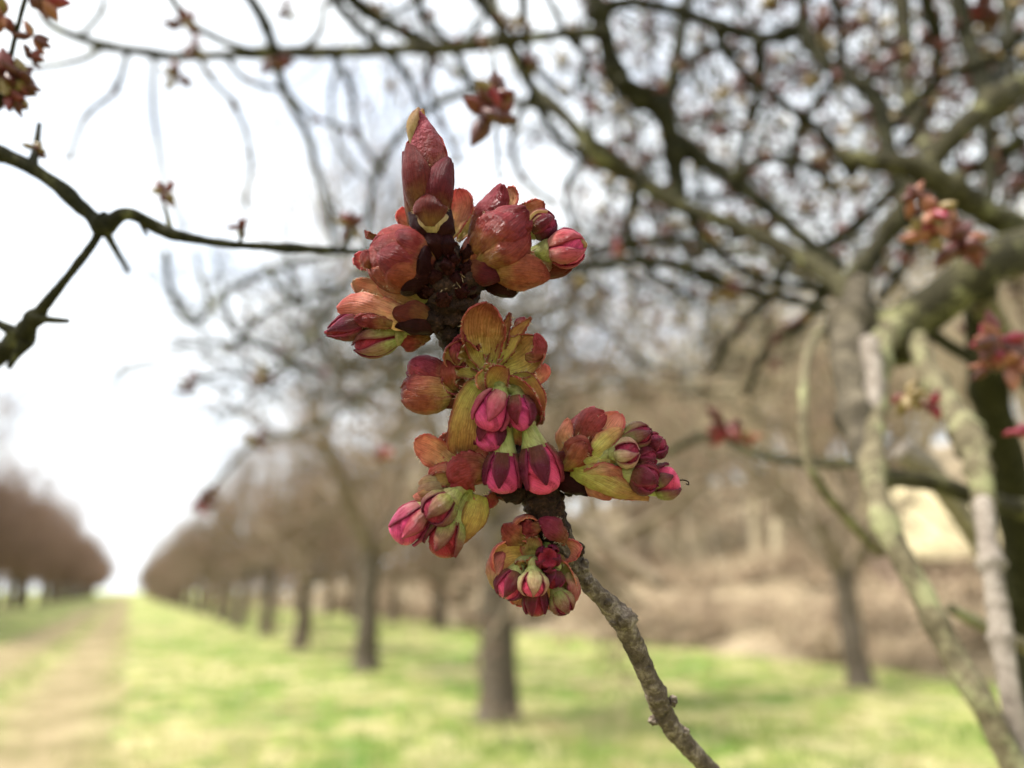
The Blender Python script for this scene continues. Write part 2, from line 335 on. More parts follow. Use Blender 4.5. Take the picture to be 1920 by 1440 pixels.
def tube(name, pts, rads, mat, parent=None, seg=12, n=None, rough=0.0, rfreq=300, bumps=(), cap=True, relative=False, sq=None):
    n = n or (len(pts) - 1) * 8
    sp = catmull(pts, n); k = len(rads) - 1; vs, uvs, fs = [], [], []
    T0 = (sp[1] - sp[0]).normalized(); X = T0.cross(Vector((.31, .17, .93))).normalized()
    for i, c in enumerate(sp):
        T = (sp[min(n, i + 1)] - sp[max(0, i - 1)]).normalized(); X = (X - T * X.dot(T)).normalized(); Y = T.cross(X)
        u = i / n * k; j0 = min(int(u), k - 1); r = rads[j0] + (rads[j0 + 1] - rads[j0]) * (u - j0)
        for (bt, bw, ba) in bumps: r *= 1 + ba * math.exp(-((i / n - bt) / bw) ** 2)
        for j in range(seg):
            a = j / seg * 2 * math.pi; d = X * math.cos(a) + Y * math.sin(a); p = c + d * r
            if rough: p = p + d * (r * rough * (noise.noise(p * rfreq) + .6 * noise.noise(p * rfreq * 2.7)))
            vs.append(p); uvs.append((j / seg, i / n))
    for i in range(n):
        for j in range(seg):
            a = i * seg + j; b = i * seg + (j + 1) % seg; fs.append((a, b, b + seg, a + seg))
    if cap: fs.append(tuple(reversed(range(seg)))); fs.append(tuple(n * seg + j for j in range(seg)))
    return mk(name, vs, fs, mat, parent, uvs)
def flower_bud(parent, base, tip, W, sep='sepal', pet='petal', slen=.86, nsep=5, roll=0.0, stalk=None, sr=11, calyx=.45, cal='green', prof=BUDP, flare=0, hole=False, half=33, label=None):
    A, Bp = Q(base), Q(tip); rad = W * S; T, X, Y = frame(A, Bp); Ln = (Bp - A).length
    b = body(parent, 'flower_bud', A, Bp, prof, rad * .93, pet, roll=roll, hole=hole)
    if label: b['label'] = label
    rnd = random.Random(int(base[0] * 31 + tip[1]))
    for k in range(nsep):
        patch(b, 'sepal', A, Bp, prof, rad, roll + (k + rnd.uniform(-.09, .09)) * 2 * math.pi / nsep, R(half * rnd.uniform(.88, 1.12)), -.02, slen * rnd.uniform(.93, 1.06), 1.5 + (k % 2) * 2.0, sep, 'sepal', flare=flare + rnd.uniform(-1, 1.6))
    if calyx:
        cl = calyx * rad * 2.2
        pts = [A - T * cl, A - T * cl * .55, A - T * cl * .12, A + T * Ln * .05]
        tube('calyx', pts, [rad * .30, rad * .44, rad * .62, rad * .66], M[cal], b, seg=20, n=14, rough=.03, rfreq=900, bumps=((.74, .05, .05), (.9, .04, .06)))
        end = A - T * cl * .96
    else: end = A
    if stalk:
        s0 = Q(stalk); tube('flower_stalk', [s0, s0.lerp(end, .55) + T * (-.02 * Ln), end, end + T * rad * .2], [sr * S, sr * S * .9, sr * S * .95, sr * S], M[cal], b, seg=12, n=16, rough=.05, rfreq=700)
    return b
def scaly_bud(parent, name, base, tip, W, specs, prof=RNDP, core='rust'):
    """closed bud: core plus overlapping scales (angle deg, half angle deg, t0, t1, offset, material, flare)"""
    A, Bp = Q(base), Q(tip)
    b = body(parent, name, A, Bp, prof, W * S * .94, core, petals=4, twist=.5, step=.04)
    for (th, hf, t0, t1, off, mt, fl) in specs:
        patch(b, 'bud_scale', A, Bp, prof, W * S, R(th), R(hf), t0, t1, off, mt, 'broad', flare=fl, hair=26)
    return b
# ------------------------------------------------------------------ ground, path, grass
VP = FWD + RGT * ((245 - 960) / FPX) + UPV * ((720 - 1108) / FPX)
ROW = Vector((VP.x, VP.y, 0)).normalized()              # direction of the rows and the path
LAT = Vector((ROW.y, -ROW.x, 0))                        # to the right of it
def rc(along, lat, z=0.0): return ROW * along + LAT * lat + Vector((0, 0, z))
def groundmat():
    m, t, out, b = newmat('spring_meadow'); L = t.links.new
    n1 = tex(t, .42, 4, .6); n2 = tex(t, 1.7, 4, .6); n3 = tex(t, 22, 4, .6)
    a = ramp(t, [(.40, (.06, .14, .02)), (.46, (.14, .20, .04)), (.51, (.27, .27, .09)), (.56, (.40, .35, .18))])
    L(math_(t, 'ADD', math_(t, 'MULTIPLY', n1, .55), math_(t, 'MULTIPLY', n2, .45)), a.inputs['Fac'])
    c = mix(t, a.outputs[0], (.16, .21, .05), math_(t, 'MULTIPLY', n3, .2))
    L(c, b.inputs['Base Color']); b.inputs['Roughness'].default_value = .9; b.inputs['Specular IOR Level'].default_value = .15
    bp = N(t, 'ShaderNodeBump'); bp.inputs['Strength'].default_value = .6; bp.inputs['Distance'].default_value = .05; L(n3, bp.inputs['Height']); L(bp.outputs[0], b.inputs['Normal'])
    L(b.outputs[0], out.inputs[0]); return m
def pathmat():
    m, t, out, b = newmat('worn_track'); L = t.links.new
    n1 = tex(t, .9, 5, .6); n2 = tex(t, 7, 5, .65)
    a = ramp(t, [(.38, (.12, .11, .045)), (.47, (.18, .145, .075)), (.58, (.27, .215, .125))])
    L(math_(t, 'ADD', math_(t, 'MULTIPLY', n1, .6), math_(t, 'MULTIPLY', n2, .4)), a.inputs['Fac'])
    uv = N(t, 'ShaderNodeUVMap'); uv.uv_map = 'UVMap'; sp = N(t, 'ShaderNodeSeparateXYZ'); L(uv.outputs[0], sp.inputs[0])
    ed = math_(t, 'ADD', math_(t, 'MULTIPLY', math_(t, 'ABSOLUTE', math_(t, 'SUBTRACT', sp.outputs[0], .5)), 1.1), math_(t, 'SUBTRACT', math_(t, 'ADD', n1, n2), 1.0))
    er = ramp(t, [(.22, (0, 0, 0)), (.56, (1, 1, 1))]); L(ed, er.inputs['Fac'])
    g = ramp(t, [(.42, (.11, .15, .035)), (.52, (.22, .21, .08)), (.6, (.28, .24, .13))]); L(n1, g.inputs['Fac'])
    L(mix(t, a.outputs[0], g.outputs[0], er.outputs[0]), b.inputs['Base Color']); b.inputs['Roughness'].default_value = .95; b.inputs['Specular IOR Level'].default_value = .1
    L(b.outputs[0], out.inputs[0]); return m
GM = groundmat(); PM = pathmat()
def gh(x, y, bank=True):                                            # gentle bank on the right, beyond the second row
    q = Vector((x, y, 0)); lat = q.dot(LAT); al = q.dot(ROW)
    if lat > 13.6 and bank:
        u = min(1, max(0, (lat - 13.6) / 4.5)); u = u * u * (3 - 2 * u); f = min(1, max(0, (150 - al) / 60))
        return (u * 1.4 + max(0, lat - 17) * .29) * f + .12 * noise.noise(q * .9) * min(1, lat - 13.6) - .02
    if lat > 15.5: return -.3
    return .035 * noise.noise(q * .6) * min(1, abs(lat + 1.3) / 3)
xs = sorted(set([-600, -300, -150] + [-80 + 2.5 * i for i in range(65)] + [150, 300, 600])); ys = sorted(set([-300, -60] + [-10 + 2.0 * i for i in range(60)] + [150, 200, 300, 500, 1200]))
gv = [(x, y, gh(x, y, False)) for y in ys for x in xs]; nx_ = len(xs)
gf = [(j * nx_ + i, j * nx_ + i + 1, (j + 1) * nx_ + i + 1, (j + 1) * nx_ + i) for j in range(len(ys) - 1) for i in range(nx_ - 1)]
tag(mk('ground', gv, gf, GM), 'spring meadow with pale dry grass under the orchard trees', 'ground', kind='structure')
bl_ = [13.6 + .8 * i for i in range(16)] + [27 + 4 * i for i in range(8)]; ba_ = [-14 + 1.2 * i for i in range(70)] + [72 + 6 * i for i in range(16)]
bv = []
for a in ba_:
    for i, l in enumerate(bl_):
        q = rc(a, l + (noise.noise(Vector((a * .3, 4, 0))) * 1.0 if i == 0 else 0)); bv.append((q.x, q.y, gh(q.x, q.y) if i else -.05))
nb = len(bl_)
LM = barkmat('leaf_litter', (.13, .10, .065), (.25, .20, .13), (.42, .35, .24), 1.3, .05, .95)
tag(mk('bank', bv, [(j * nb + i, j * nb + i + 1, (j + 1) * nb + i + 1, (j + 1) * nb + i) for j in range(len(ba_) - 1) for i in range(nb - 1)], LM), 'brown bank of dead leaves behind the orchard on the right', 'bank', kind='structure')
def strip(l0, l1, wob, seed):
    vs, fs, uvs = [], [], []; k = 0; a = -4.0
    while a < 260:
        for e, l in enumerate((l0, l0 + (l1 - l0) * .5, l1)):
            wv = (noise.noise(Vector((a * .45, seed + e * 9, 0))) * wob + noise.noise(Vector((a * 1.9, seed + e * 5, 3))) * wob * .5) if e != 1 else 0
            p = rc(a, l + wv); vs.append((p.x, p.y, gh(p.x, p.y) + .012 + (0.01 if e == 1 else 0))); uvs.append((e * .5, a))
        if k: b = len(vs) - 6; fs += [(b, b + 1, b + 4, b + 3), (b + 1, b + 2, b + 5, b + 4)]
        k += 1; a += .35 if a < 40 else 3
    return vs, fs, uvs
v, f, u_ = strip(-3.4, -1.55, .5, 1); tag(mk('path', v, f, PM, uvs=u_), 'pale worn wheel track on the far side of the grassy middle strip', 'path', kind='structure')
v, f, u_ = strip(-1.45, .1, .4, 5); tag(mk('path', v, f, PM, uvs=u_), 'pale worn wheel track on the near side of the grassy middle strip', 'path', kind='structure')
def grassmat(name, c1, c2):
    m, t, out, b = newmat(name); L = t.links.new
    L(mix(t, c1, c2, tex(t, 6, 3)), b.inputs['Base Color']); b.inputs['Roughness'].default_value = .6; b.inputs['Specular IOR Level'].default_value = .2
    tr = N(t, 'ShaderNodeBsdfTranslucent'); tr.inputs[0].default_value = (*c2, 1); ms = N(t, 'ShaderNodeMixShader'); ms.inputs[0].default_value = .35
    L(b.outputs[0], ms.inputs[1]); L(tr.outputs[0], ms.inputs[2]); L(ms.outputs[0], out.inputs[0]); return m
GR = [grassmat('grass_green', (.07, .14, .02), (.14, .22, .04)), grassmat('grass_lime', (.17, .23, .05), (.29, .32, .09)), grassmat('grass_straw', (.34, .29, .14), (.50, .43, .25))]
rg = random.Random(3); gv, gf, gm = [], [], []
for k in range(21000):
    d = 6.2 + 34 * rg.random() ** 1.7; px = rg.uniform(-60, 1980)
    h = math.tan((px - 960) / FPX); p = Vector((math.sin(h) * d, math.cos(h) * d, 0)); lat = p.dot(LAT)
    if (-3.0 < lat < -1.85 or -1.15 < lat < -.3) and rg.random() < .8: continue
    nn_ = noise.noise(p * .55) + .6 * noise.noise(p * 2.1 + Vector((7, 3, 0))) + rg.uniform(-.35, .35)
    mi_ = 0 if nn_ < -.22 else (1 if nn_ < .2 else 2)
    if -.4 < lat < 1.2 and rg.random() < .5: mi_ = 2
    if lat > 14: mi_ = 2
    z0 = gh(p.x, p.y) - .01
    for q in range(4):
        hh = rg.uniform(.05, .13) * (1.3 if mi_ == 2 else 1); a = rg.uniform(0, 6.28); le = rg.uniform(.2, .8) * hh; wd = rg.uniform(.004, .009)
        bx, by = p.x + rg.uniform(-.07, .07), p.y + rg.uniform(-.07, .07); b0 = len(gv); ca, sa = math.cos(a), math.sin(a)
        gv += [(bx - sa * wd, by + ca * wd, z0), (bx + sa * wd, by - ca * wd, z0), (bx + ca * le, by + sa * le, z0 + hh)]
        gf.append((b0, b0 + 1, b0 + 2)); gm.append(mi_)
tag(mk('grass', gv, gf, GR, midx=gm, smooth=False), 'short green and straw coloured grass blades on the meadow', 'grass', kind='stuff')

# ------------------------------------------------------------------ orchard trees (bare crowns full of buds)
class MB:
    def __init__(s): s.v, s.f, s.m = [], [], []
    def tube(s, pts, r0, r1, seg, m=0):
        b = len(s.v); n = len(pts) - 1; X = None
        for i, c in enumerate(pts):
            T = (pts[min(n, i + 1)] - pts[max(0, i - 1)]).normalized()
            if X is None: X = T.cross(Vector((.3, .2, .93))).normalized()
            X = (X - T * X.dot(T)).normalized(); Y = T.cross(X); r = r0 + (r1 - r0) * i / n
            for j in range(seg):
                a = 2 * math.pi * j / seg; s.v.append(c + (X * math.cos(a) + Y * math.sin(a)) * r)
        for i in range(n):
            for j in range(seg):
                a_, b_ = b + i * seg + j, b + i * seg + (j + 1) % seg; s.f.append((a_, b_, b_ + seg, a_ + seg)); s.m.append(m)
    def bud(s, p, d, l, w_, m):
        X = d.cross(Vector((.3, .5, .8))).normalized(); Y = d.cross(X); b = len(s.v)
        s.v += [p, p + d * l * .45 + X * w_, p + d * l * .45 + Y * w_, p + d * l * .45 - X * w_, p + d * l * .45 - Y * w_, p + d * l]
        for i in range(4):
            s.f += [(b, b + 1 + (i + 1) % 4, b + 1 + i), (b + 5, b + 1 + i, b + 1 + (i + 1) % 4)]; s.m += [m, m]
def rv(r, k=1): return Vector((r.uniform(-k, k), r.uniform(-k, k), r.uniform(-k, k)))
def grow(mb, r, p, d, ln, rad, lvl, lift, dens, budsz):
    n = 6 if lvl < 2 else (4 if lvl < 3 else 3); pts = [p]; q = p.copy(); dd = d.copy()
    for i in range(n):
        dd = (dd + rv(r, .28 if lvl < 3 else .4) + Vector((0, 0, lift))).normalized(); q = q + dd * (ln / n); pts.append(q.copy())
    mb.tube(pts, rad, rad * (.5 if lvl < 3 else .55), (7, 6, 4, 3, 3)[lvl])
    if lvl >= 3:
        for k in range(3 if lvl == 3 else 2):
            c = pts[r.randint(1, n)]; mb.bud(c, (rv(r) + dd * .7 + Vector((0, 0, .3))).normalized(), budsz * r.uniform(.7, 1.6), budsz * .30, r.choice((1, 1, 2)))
    if lvl >= 4: return
    for k in range(dens[lvl]):
        u = r.uniform(.22, 1.0); i = min(n - 1, int(u * n)); c = pts[i].lerp(pts[i + 1], u * n - i)
        T = (pts[i + 1] - pts[i]).normalized(); side = rv(r); side = (side - T * side.dot(T)).normalized()
        cd_ = (T * r.uniform(.25, .8) + side * .9).normalized(); lf = 1.75 if (lvl in (1, 2) and r.random() < .16) else 1.0
        if lf > 1: cd_ = (cd_ + Vector((0, 0, .8))).normalized()
        grow(mb, r, c, cd_, ln * lf * r.uniform(.42, .66), rad * .5 * (1 - .3 * u), lvl + 1, (.05, .05, .03, 0)[lvl], dens, budsz)
def tree_mesh(seed, th, tr, limb, nl, el, dens, mats, name, budsz=.05, tmat='trunk'):
    r = random.Random(seed); tb = MB()
    lean = Vector((r.uniform(-.06, .06), r.uniform(-.06, .06), 1))
    pts = [Vector((0, 0, -.15)) + lean * (th + .25) * i / 12 + Vector((noise.noise(Vector((i * .35, seed, 0))), noise.noise(Vector((i * .35, seed, 9))), 0)) * .05 for i in range(13)]
    b = len(tb.v); seg = 18
    for i, c in enumerate(pts):
        rr = tr * (1 + .75 * math.exp(-i * .9) - .10 * i / 12 + (.12 if i > 10 else 0))
        for j in range(seg):
            a = 2 * math.pi * j / seg; k = 1 + .12 * noise.noise(Vector((math.cos(a) * 1.6, math.sin(a) * 1.6, i * .25 + seed)))
            tb.v.append(c + Vector((math.cos(a), math.sin(a), 0)) * rr * k)
    for i in range(12):
        for j in range(seg): a_, b_ = i * seg + j, i * seg + (j + 1) % seg; tb.f.append((a_, b_, b_ + seg, a_ + seg)); tb.m.append(0)
    tb.f.append(tuple(12 * seg + j for j in range(seg))); tb.m.append(0)
    cb = MB(); top = pts[-1] - Vector((0, 0, .10))
    for k in range(nl):
        a = 2 * math.pi * (k + r.uniform(-.25, .25)) / nl; e = R(el + r.uniform(-12, 14))
        d = Vector((math.cos(a) * math.cos(e), math.sin(a) * math.cos(e), math.sin(e)))
        grow(cb, r, top - Vector((0, 0, r.uniform(0, .25))), d, limb * r.uniform(.8, 1.15), tr * .52, 0, .02, dens, budsz)
    grow(cb, r, top, Vector((0, 0, 1)), limb * .8, tr * .45, 0, .03, dens, budsz)
    out = []
    for nm, b_, mt in (('trunk', tb, [M[tmat]]), ('crown', cb, mats)):
        me = bpy.data.meshes.new(name + '_' + nm); me.from_pydata([tuple(x) for x in b_.v], [], b_.f)
        for q in mt: me.materials.append(q)
        me.polygons.foreach_set('material_index', b_.m); me.polygons.foreach_set('use_smooth', [True] * len(b_.f)); out.append(me)
    return out
brown = [M['twigs'], M['buds'], M['budp']]; redb = [M['twigs_red'], M['buds'], M['budp']]; paleb = [M['twigs_pale'], M['twigs_pale'], M['budp']]
TM = [tree_mesh(11 + i * 7, (1.9, 2.05, 1.8)[i], .215, (3.2, 3.4, 3.1)[i], (6, 5, 7)[i], (38, 46, 34)[i], (5, 5, 4, 3), brown, 'cherry') for i in range(3)]
TR = [tree_mesh(31 + i, 2.1, .22, 3.3, 7, 44, (6, 6, 6, 3), redb, 'red_cherry') for i in range(2)]
TP = [tree_mesh(51 + i, 2.6, .16, 3.6, 6, 58, (5, 5, 5, 2), paleb, 'pale_tree', .06, 'twigs_pale') for i in range(2)]
def plant_tree(name, p, me, scale, rz, label, cat='tree', group=None):
    o = empty(name, (p.x, p.y, gh(p.x, p.y))); o.rotation_euler.z = rz; hs_ = ((p.x * 7.3 + p.y * 3.1) % 1.0); o.scale = (scale * (.92 + .16 * hs_), scale * (1.06 - .14 * hs_), scale * (.92 + .3 * ((hs_ * 5.7) % 1))); tag(o, label, cat, group)
    for nm, d in zip(('trunk', 'crown'), me):
        c = bpy.data.objects.new(nm, d); COL.objects.link(c); c.parent = o
    return o
rt = random.Random(21)
ORD = ['first', 'second', 'third', 'fourth', 'fifth', 'sixth', 'seventh', 'eighth']
bases = [(935, 1352), (685, 1258), (563, 1217), (497, 1190)]
for i, (x, y) in enumerate(bases):
    plant_tree('cherry_tree', ground_hit(x, y), TM[i % 3], (1.0, 1.02, .98, 1.0)[i], (0.4, 2.2, 4.0, 5.5)[i], ['bare cherry tree with thick trunk straight below the pink bud clusters', 'second nearest bare cherry trunk of the row right of the path', 'third cherry trunk of the row right of the path, counted from the twig', 'fourth cherry trunk of the row right of the path, counted from the twig'][i], group='cherry trees right of the path')
p4 = ground_hit(497, 1190); a0 = p4.dot(ROW); l0 = p4.dot(LAT)
for i in range(26):
    a = a0 + 6.3 * (i + 1)
    plant_tree('cherry_tree', rc(a, l0 + rt.uniform(-.2, .2)), TM[(i + 1) % 3], rt.uniform(.95, 1.08), rt.uniform(0, 6.28), 'far bare cherry tree where the row right of the path shrinks together', group='far cherry trees right of the path')
for i in range(36):
    a = 30 + 6.2 * i
    lab = 'reddish brown cherry tree in the far row left of the path'
    if i == 0: lab = 'tall reddish cherry crown cut by the left picture edge beside the path'
    plant_tree('cherry_tree', rc(a, -8.9 + rt.uniform(-.3, .3)), TR[i % 2], rt.uniform(.98, 1.1) * 1.22, rt.uniform(0, 6.28), lab, group='far cherry trees left of the path')
for i, (x, y, s_, lab) in enumerate([(1612, 1288, .86, 'slim cherry trunk with forked crown in front of the brown bank'), (822, 1180, .95, 'small distant cherry tree seen between two nearer trunks'), (1215, 1180, 1.0, 'cherry tree at the foot of the brown bank behind the twig stem')]):
    plant_tree('cherry_tree', ground_hit(x, y), TM[(i + 1) % 3], s_, i * 1.7 + .5, lab, group='cherry trees of the second row')
for i in range(7):
    plant_tree('cherry_tree', rc(31 + i * 6.5, 11.4 + rt.uniform(-.3, .3)), TM[i % 3], rt.uniform(.9, 1.05), rt.uniform(0, 6.28), 'far cherry tree of the second row, behind the nearer trunks', group='far cherry trees of the second row')
# pale wood and thickets on the bank
for i in range(90):
    a = rt.uniform(-4, 95); l = 19 + 24 * rt.random() ** 1.4
    plant_tree('woodland_tree', rc(a, l), TP[i % 2], rt.uniform(.95, 1.5), rt.uniform(0, 6.28), 'pale bare woodland tree on the bank behind the orchard', group='pale bare trees on the bank')
def bush_mesh(seed):
    r = random.Random(seed); mb = MB()
    for k in range(150):
        a = r.uniform(0, 6.28); el = R(r.uniform(30, 88)); d = Vector((math.cos(a) * math.cos(el), math.sin(a) * math.cos(el), math.sin(el)))
        p = Vector((r.gauss(0, .28), r.gauss(0, .28), -.05)); pts = [p]; L_ = r.uniform(.7, 1.7)
        for i in range(5):
            d = (d + Vector((0, 0, -.16)) + rv(r, .16)).normalized(); p = p + d * L_ / 5; pts.append(p)
            if i > 0:
                for q in range(2): mb.bud(p, (rv(r) + d * .3).normalized(), r.uniform(.06, .13), r.uniform(.015, .03), r.choice((1, 2)))
        mb.tube(pts, .008, .003, 3)
    me = bpy.data.meshes.new('thicket'); me.from_pydata([tuple(x) for x in mb.v], [], mb.f)
    for q in (M['twigs'], M['litter'], M['litter2']): me.materials.append(q)
    me.polygons.foreach_set('material_index', mb.m); return me
M['litter'] = plainmat('dead_leaves', (.30, .21, .14), .8, .4, 5); M['litter2'] = plainmat('dead_leaves_pale', (.50, .40, .27), .8, .3, 5)
BM = [bush_mesh(3), bush_mesh(4)]
for i in range(70):
    p = rc(rt.uniform(-2, 64), 14.0 + 9 * rt.random() ** 1.6); s_ = rt.uniform(.75, 1.2)
    o = empty('bramble_bush', (p.x, p.y, gh(p.x, p.y) - .04)); o.scale = (s_ * 1.3, s_ * 1.3, s_ * .8); o.rotation_euler.z = rt.uniform(0, 6.28)
    tag(o, 'brown leafless bramble thicket along the foot of the bank', 'bush', 'brown brambles on the bank')
    c = bpy.data.objects.new('stems', BM[i % 2]); COL.objects.link(c); c.parent = o
# thatched shed on the bank, half hidden by the branches on the right
sp_ = P(1800, 1045, 19.0); sh = empty('shed', (sp_.x, sp_.y, 0)); sh.rotation_euler.z = R(-6); tag(sh, 'small shed with pale straw roof and brown plank wall behind the branches', 'shed')
def box(name, x0, x1, y0, y1, z0, z1, mat, parent):
    me = bpy.data.meshes.new(name); vs = [(x, y, z) for z in (z0, z1) for y in (y0, y1) for x in (x0, x1)]
    me.from_pydata(vs, [], [(0, 2, 3, 1), (4, 5, 7, 6), (0, 1, 5, 4), (2, 6, 7, 3), (0, 4, 6, 2), (1, 3, 7, 5)]); me.materials.append(mat)
    o = bpy.data.objects.new(name, me); COL.objects.link(o); o.parent = parent; return o
M['plank'] = plainmat('weathered_plank', (.17, .12, .085), .85, .4, 3); M['thatch'] = barkmat('straw_thatch', (.30, .25, .14), (.48, .41, .25), (.60, .53, .36), 6, .03, .9)
ez = P(1800, 1045, 19.0).z
wall = box('wall', -1.35, 3.4, .05, 2.6, -.2, ez + .1, M['plank'], sh)
for i in range(30):
    x = -1.38 + i * .16; box('plank', x, x + .148, -.0 - .012 * (i % 2), .045, -.2, ez + .02, M['plank'], wall)
rh = 1.95; me = bpy.data.meshes.new('roof')
vs = []; 
for x in [-1.6 + .22 * i for i in range(25)]:
    j = noise.noise(Vector((x * 3, 1, 0))) * .05
    vs += [(x, -.35, ez - .06 + j), (x, -.33, ez + .16 + j), (x, 1.32, ez + rh + j * .6), (x, 2.97, ez + .16 + j), (x, 2.99, ez - .06 + j), (x, 1.32, ez + rh - .3)]
fs = [(i * 6 + k, i * 6 + (k + 1) % 6, (i + 1) * 6 + (k + 1) % 6, (i + 1) * 6 + k) for i in range(24) for k in range(6)] + [tuple(range(6)), tuple(24 * 6 + k for k in reversed(range(6)))]
me.from_pydata(vs, [], fs); me.materials.append(M['thatch']); o = bpy.data.objects.new('roof', me); COL.objects.link(o); o.parent = sh

# ------------------------------------------------------------------ near cherry tree on the right and other out-of-focus branches
def px_tube(parent, name, pts, mat, seg=14, rough=.12, n=None, knots=0):
    """pts: (x, y, depth m, full width in photo pixels)"""
    w3 = [P(x, y, d) for (x, y, d, wd) in pts]; rr = [wd * .5 * d / FPX for (x, y, d, wd) in pts]
    r = random.Random(int(pts[0][0] + pts[-1][1])); bp_ = tuple((r.random(), .02, r.uniform(.1, .4)) for _ in range(knots))
    return tube(name, w3, rr, M[mat], parent, seg=seg, n=n or (len(pts) - 1) * 9, rough=rough, rfreq=.35 / max(rr), bumps=bp_)
M['c_red'] = plainmat('blur_bud_red', (.13, .022, .017), .5, .4, 200, .12); M['c_rust'] = plainmat('blur_bud_rust', (.075, .016, .012), .5, .4, 200, .08)
M['c_orange'] = plainmat('blur_bud_orange', (.31, .12, .075), .45, .4, 200, .2); M['c_olive'] = plainmat('blur_bud_olive', (.20, .14, .05), .5, .4, 200, .15)
M['c_pink'] = plainmat('blur_bud_pink', (.22, .016, .038), .4, .3, 200, .1)
CL = ['c_red', 'c_rust', 'c_orange', 'c_olive', 'c_pink']
def bud_cluster(parent, x, y, d, size, pal, n=9, seed=0, elong=1.0, down=0.0):
    """knot of young scales and buds on a spur; size in photo pixels"""
    r = random.Random(seed + int(x * 3 + y)); c = P(x, y, d); s_ = size * d / FPX; vs, fs, mi_ = [], [], []
    for k in range(n):
        a = r.uniform(0, 6.28); e = r.uniform(-1.1, 1.3) if not down else r.uniform(-1.5, .2)
        dr = CV((math.cos(a) * math.cos(e), math.sin(e) * elong, math.sin(a) * math.cos(e) * .8)).normalized()
        ln = s_ * r.uniform(.48, .80) * (elong if abs(dr.z) > .5 else 1); wd = s_ * r.uniform(.14, .24)
        X = dr.cross(Vector((.2, .4, .9))).normalized(); Y = dr.cross(X); b = len(vs); m_ = CL.index(r.choice(pal))
        for i in range(6):
            t = i / 5; pr = (.35, .8, 1, .85, .5, .08)[i]
            for j in range(7):
                q = j / 7 * 6.283; vs.append(c + dr * (ln * (t * .95 + .08)) + (X * math.cos(q) + Y * math.sin(q) * .7) * wd * pr * (1 + .15 * math.sin(q * 3 + k)))
        for i in range(5):
            for j in range(7): fs.append((b + i * 7 + j, b + i * 7 + (j + 1) % 7, b + (i + 1) * 7 + (j + 1) % 7, b + (i + 1) * 7 + j)); mi_.append(m_)
    return mk('bud_cluster', vs, fs, [M[c_] for c_ in CL], parent, midx=mi_)
DK = ['c_rust', 'c_rust', 'c_red', 'c_olive']; LT = ['c_orange', 'c_red', 'c_orange', 'c_olive', 'c_pink']; RD = ['c_red', 'c_pink', 'c_rust', 'c_orange']
# dark mossy branch from the left edge
BL = tag(empty('mossy_branch', P(-60, 270, .2)), 'dark mossy branch entering from the left picture edge and forking once', 'branch')
px_tube(BL, 'limb', [(-420, 150, .215, 39), (-200, 215, .21, 35), (-40, 275, .20, 30), (40, 305, .20, 26), (110, 350, .20, 24), (160, 395, .20, 24), (195, 420, .20, 26), (240, 401, .20, 24), (290, 424, .205, 22), (330, 441, .205, 23), (420, 457, .21, 17), (520, 464, .22, 14), (600, 468, .235, 14), (690, 474, .26, 13), (800, 484, .30, 12), (950, 490, .36, 12), (1150, 500, .5, 14)], 'moss', knots=16, rough=.26)
px_tube(BL, 'side_branch', [(193, 420, .20, 19), (172, 460, .20, 15), (130, 515, .20, 15), (85, 570, .205, 21), (55, 610, .21, 35), (30, 640, .215, 35), (-20, 680, .22, 30), (-140, 740, .23, 26)], 'moss', knots=10, rough=.28)
px_tube(BL, 'spur', [(60, 595, .206, 20), (95, 600, .205, 14), (130, 602, .206, 9)], 'moss'); px_tube(BL, 'spur', [(40, 630, .212, 26), (0, 608, .212, 16), (-30, 592, .212, 12)], 'moss'); px_tube(BL, 'spur', [(50, 640, .212, 30), (30, 668, .212, 14), (16, 690, .212, 10)], 'moss')
px_tube(BL, 'spur', [(60, 312, .2, 20), (66, 285, .205, 14), (74, 232, .21, 9)], 'moss'); bud_cluster(BL, 66, 278, .205, 36, DK, 6)
px_tube(BL, 'spur', [(196, 430, .21, 17), (215, 465, .24, 13), (240, 508, .30, 12)], 'moss')
px_tube(BL, 'spur', [(320, 440, .206, 14), (314, 405, .23, 8), (308, 385, .25, 8)], 'moss'); bud_cluster(BL, 309, 362, .26, 46, DK, 8)
px_tube(BL, 'spur', [(262, 405, .2, 14), (268, 425, .21, 9), (276, 440, .22, 6)], 'moss')
bud_cluster(BL, 660, 425, .30, 50, DK, 8); px_tube(BL, 'spur', [(640, 470, .24, 12), (655, 450, .27, 9), (660, 430, .3, 8)], 'moss'); bud_cluster(BL, 452, 428, .23, 34, DK, 6); px_tube(BL, 'spur', [(450, 461, .214, 10), (452, 446, .22, 7), (452, 432, .23, 6)], 'moss')
# thin twig with buds in the upper left corner
TL = tag(empty('budding_twig', P(-10, 240, .2)), 'thin dark twig with red buds in the upper left corner', 'twig')
px_tube(TL, 'stem', [(-60, 420, .2, 11), (-20, 250, .2, 10), (6, 170, .2, 9), (26, 80, .2, 9), (44, 10, .2, 9), (70, -80, .2, 9)], 'moss')
for (x, y, s_, pal, nn_) in [(5, 30, 64, LT, 7), (78, -4, 62, RD, 9), (60, 70, 48, ['c_orange', 'c_olive', 'c_rust'], 6), (56, 104, 40, DK, 5), (14, 150, 86, DK, 13), (48, 150, 64, ['c_olive', 'c_rust', 'c_orange'], 8), (20, 178, 60, DK, 8), (50, 190, 36, DK, 5), (-10, 170, 60, RD, 8)]: bud_cluster(TL, x, y, .2, s_, pal, nn_)
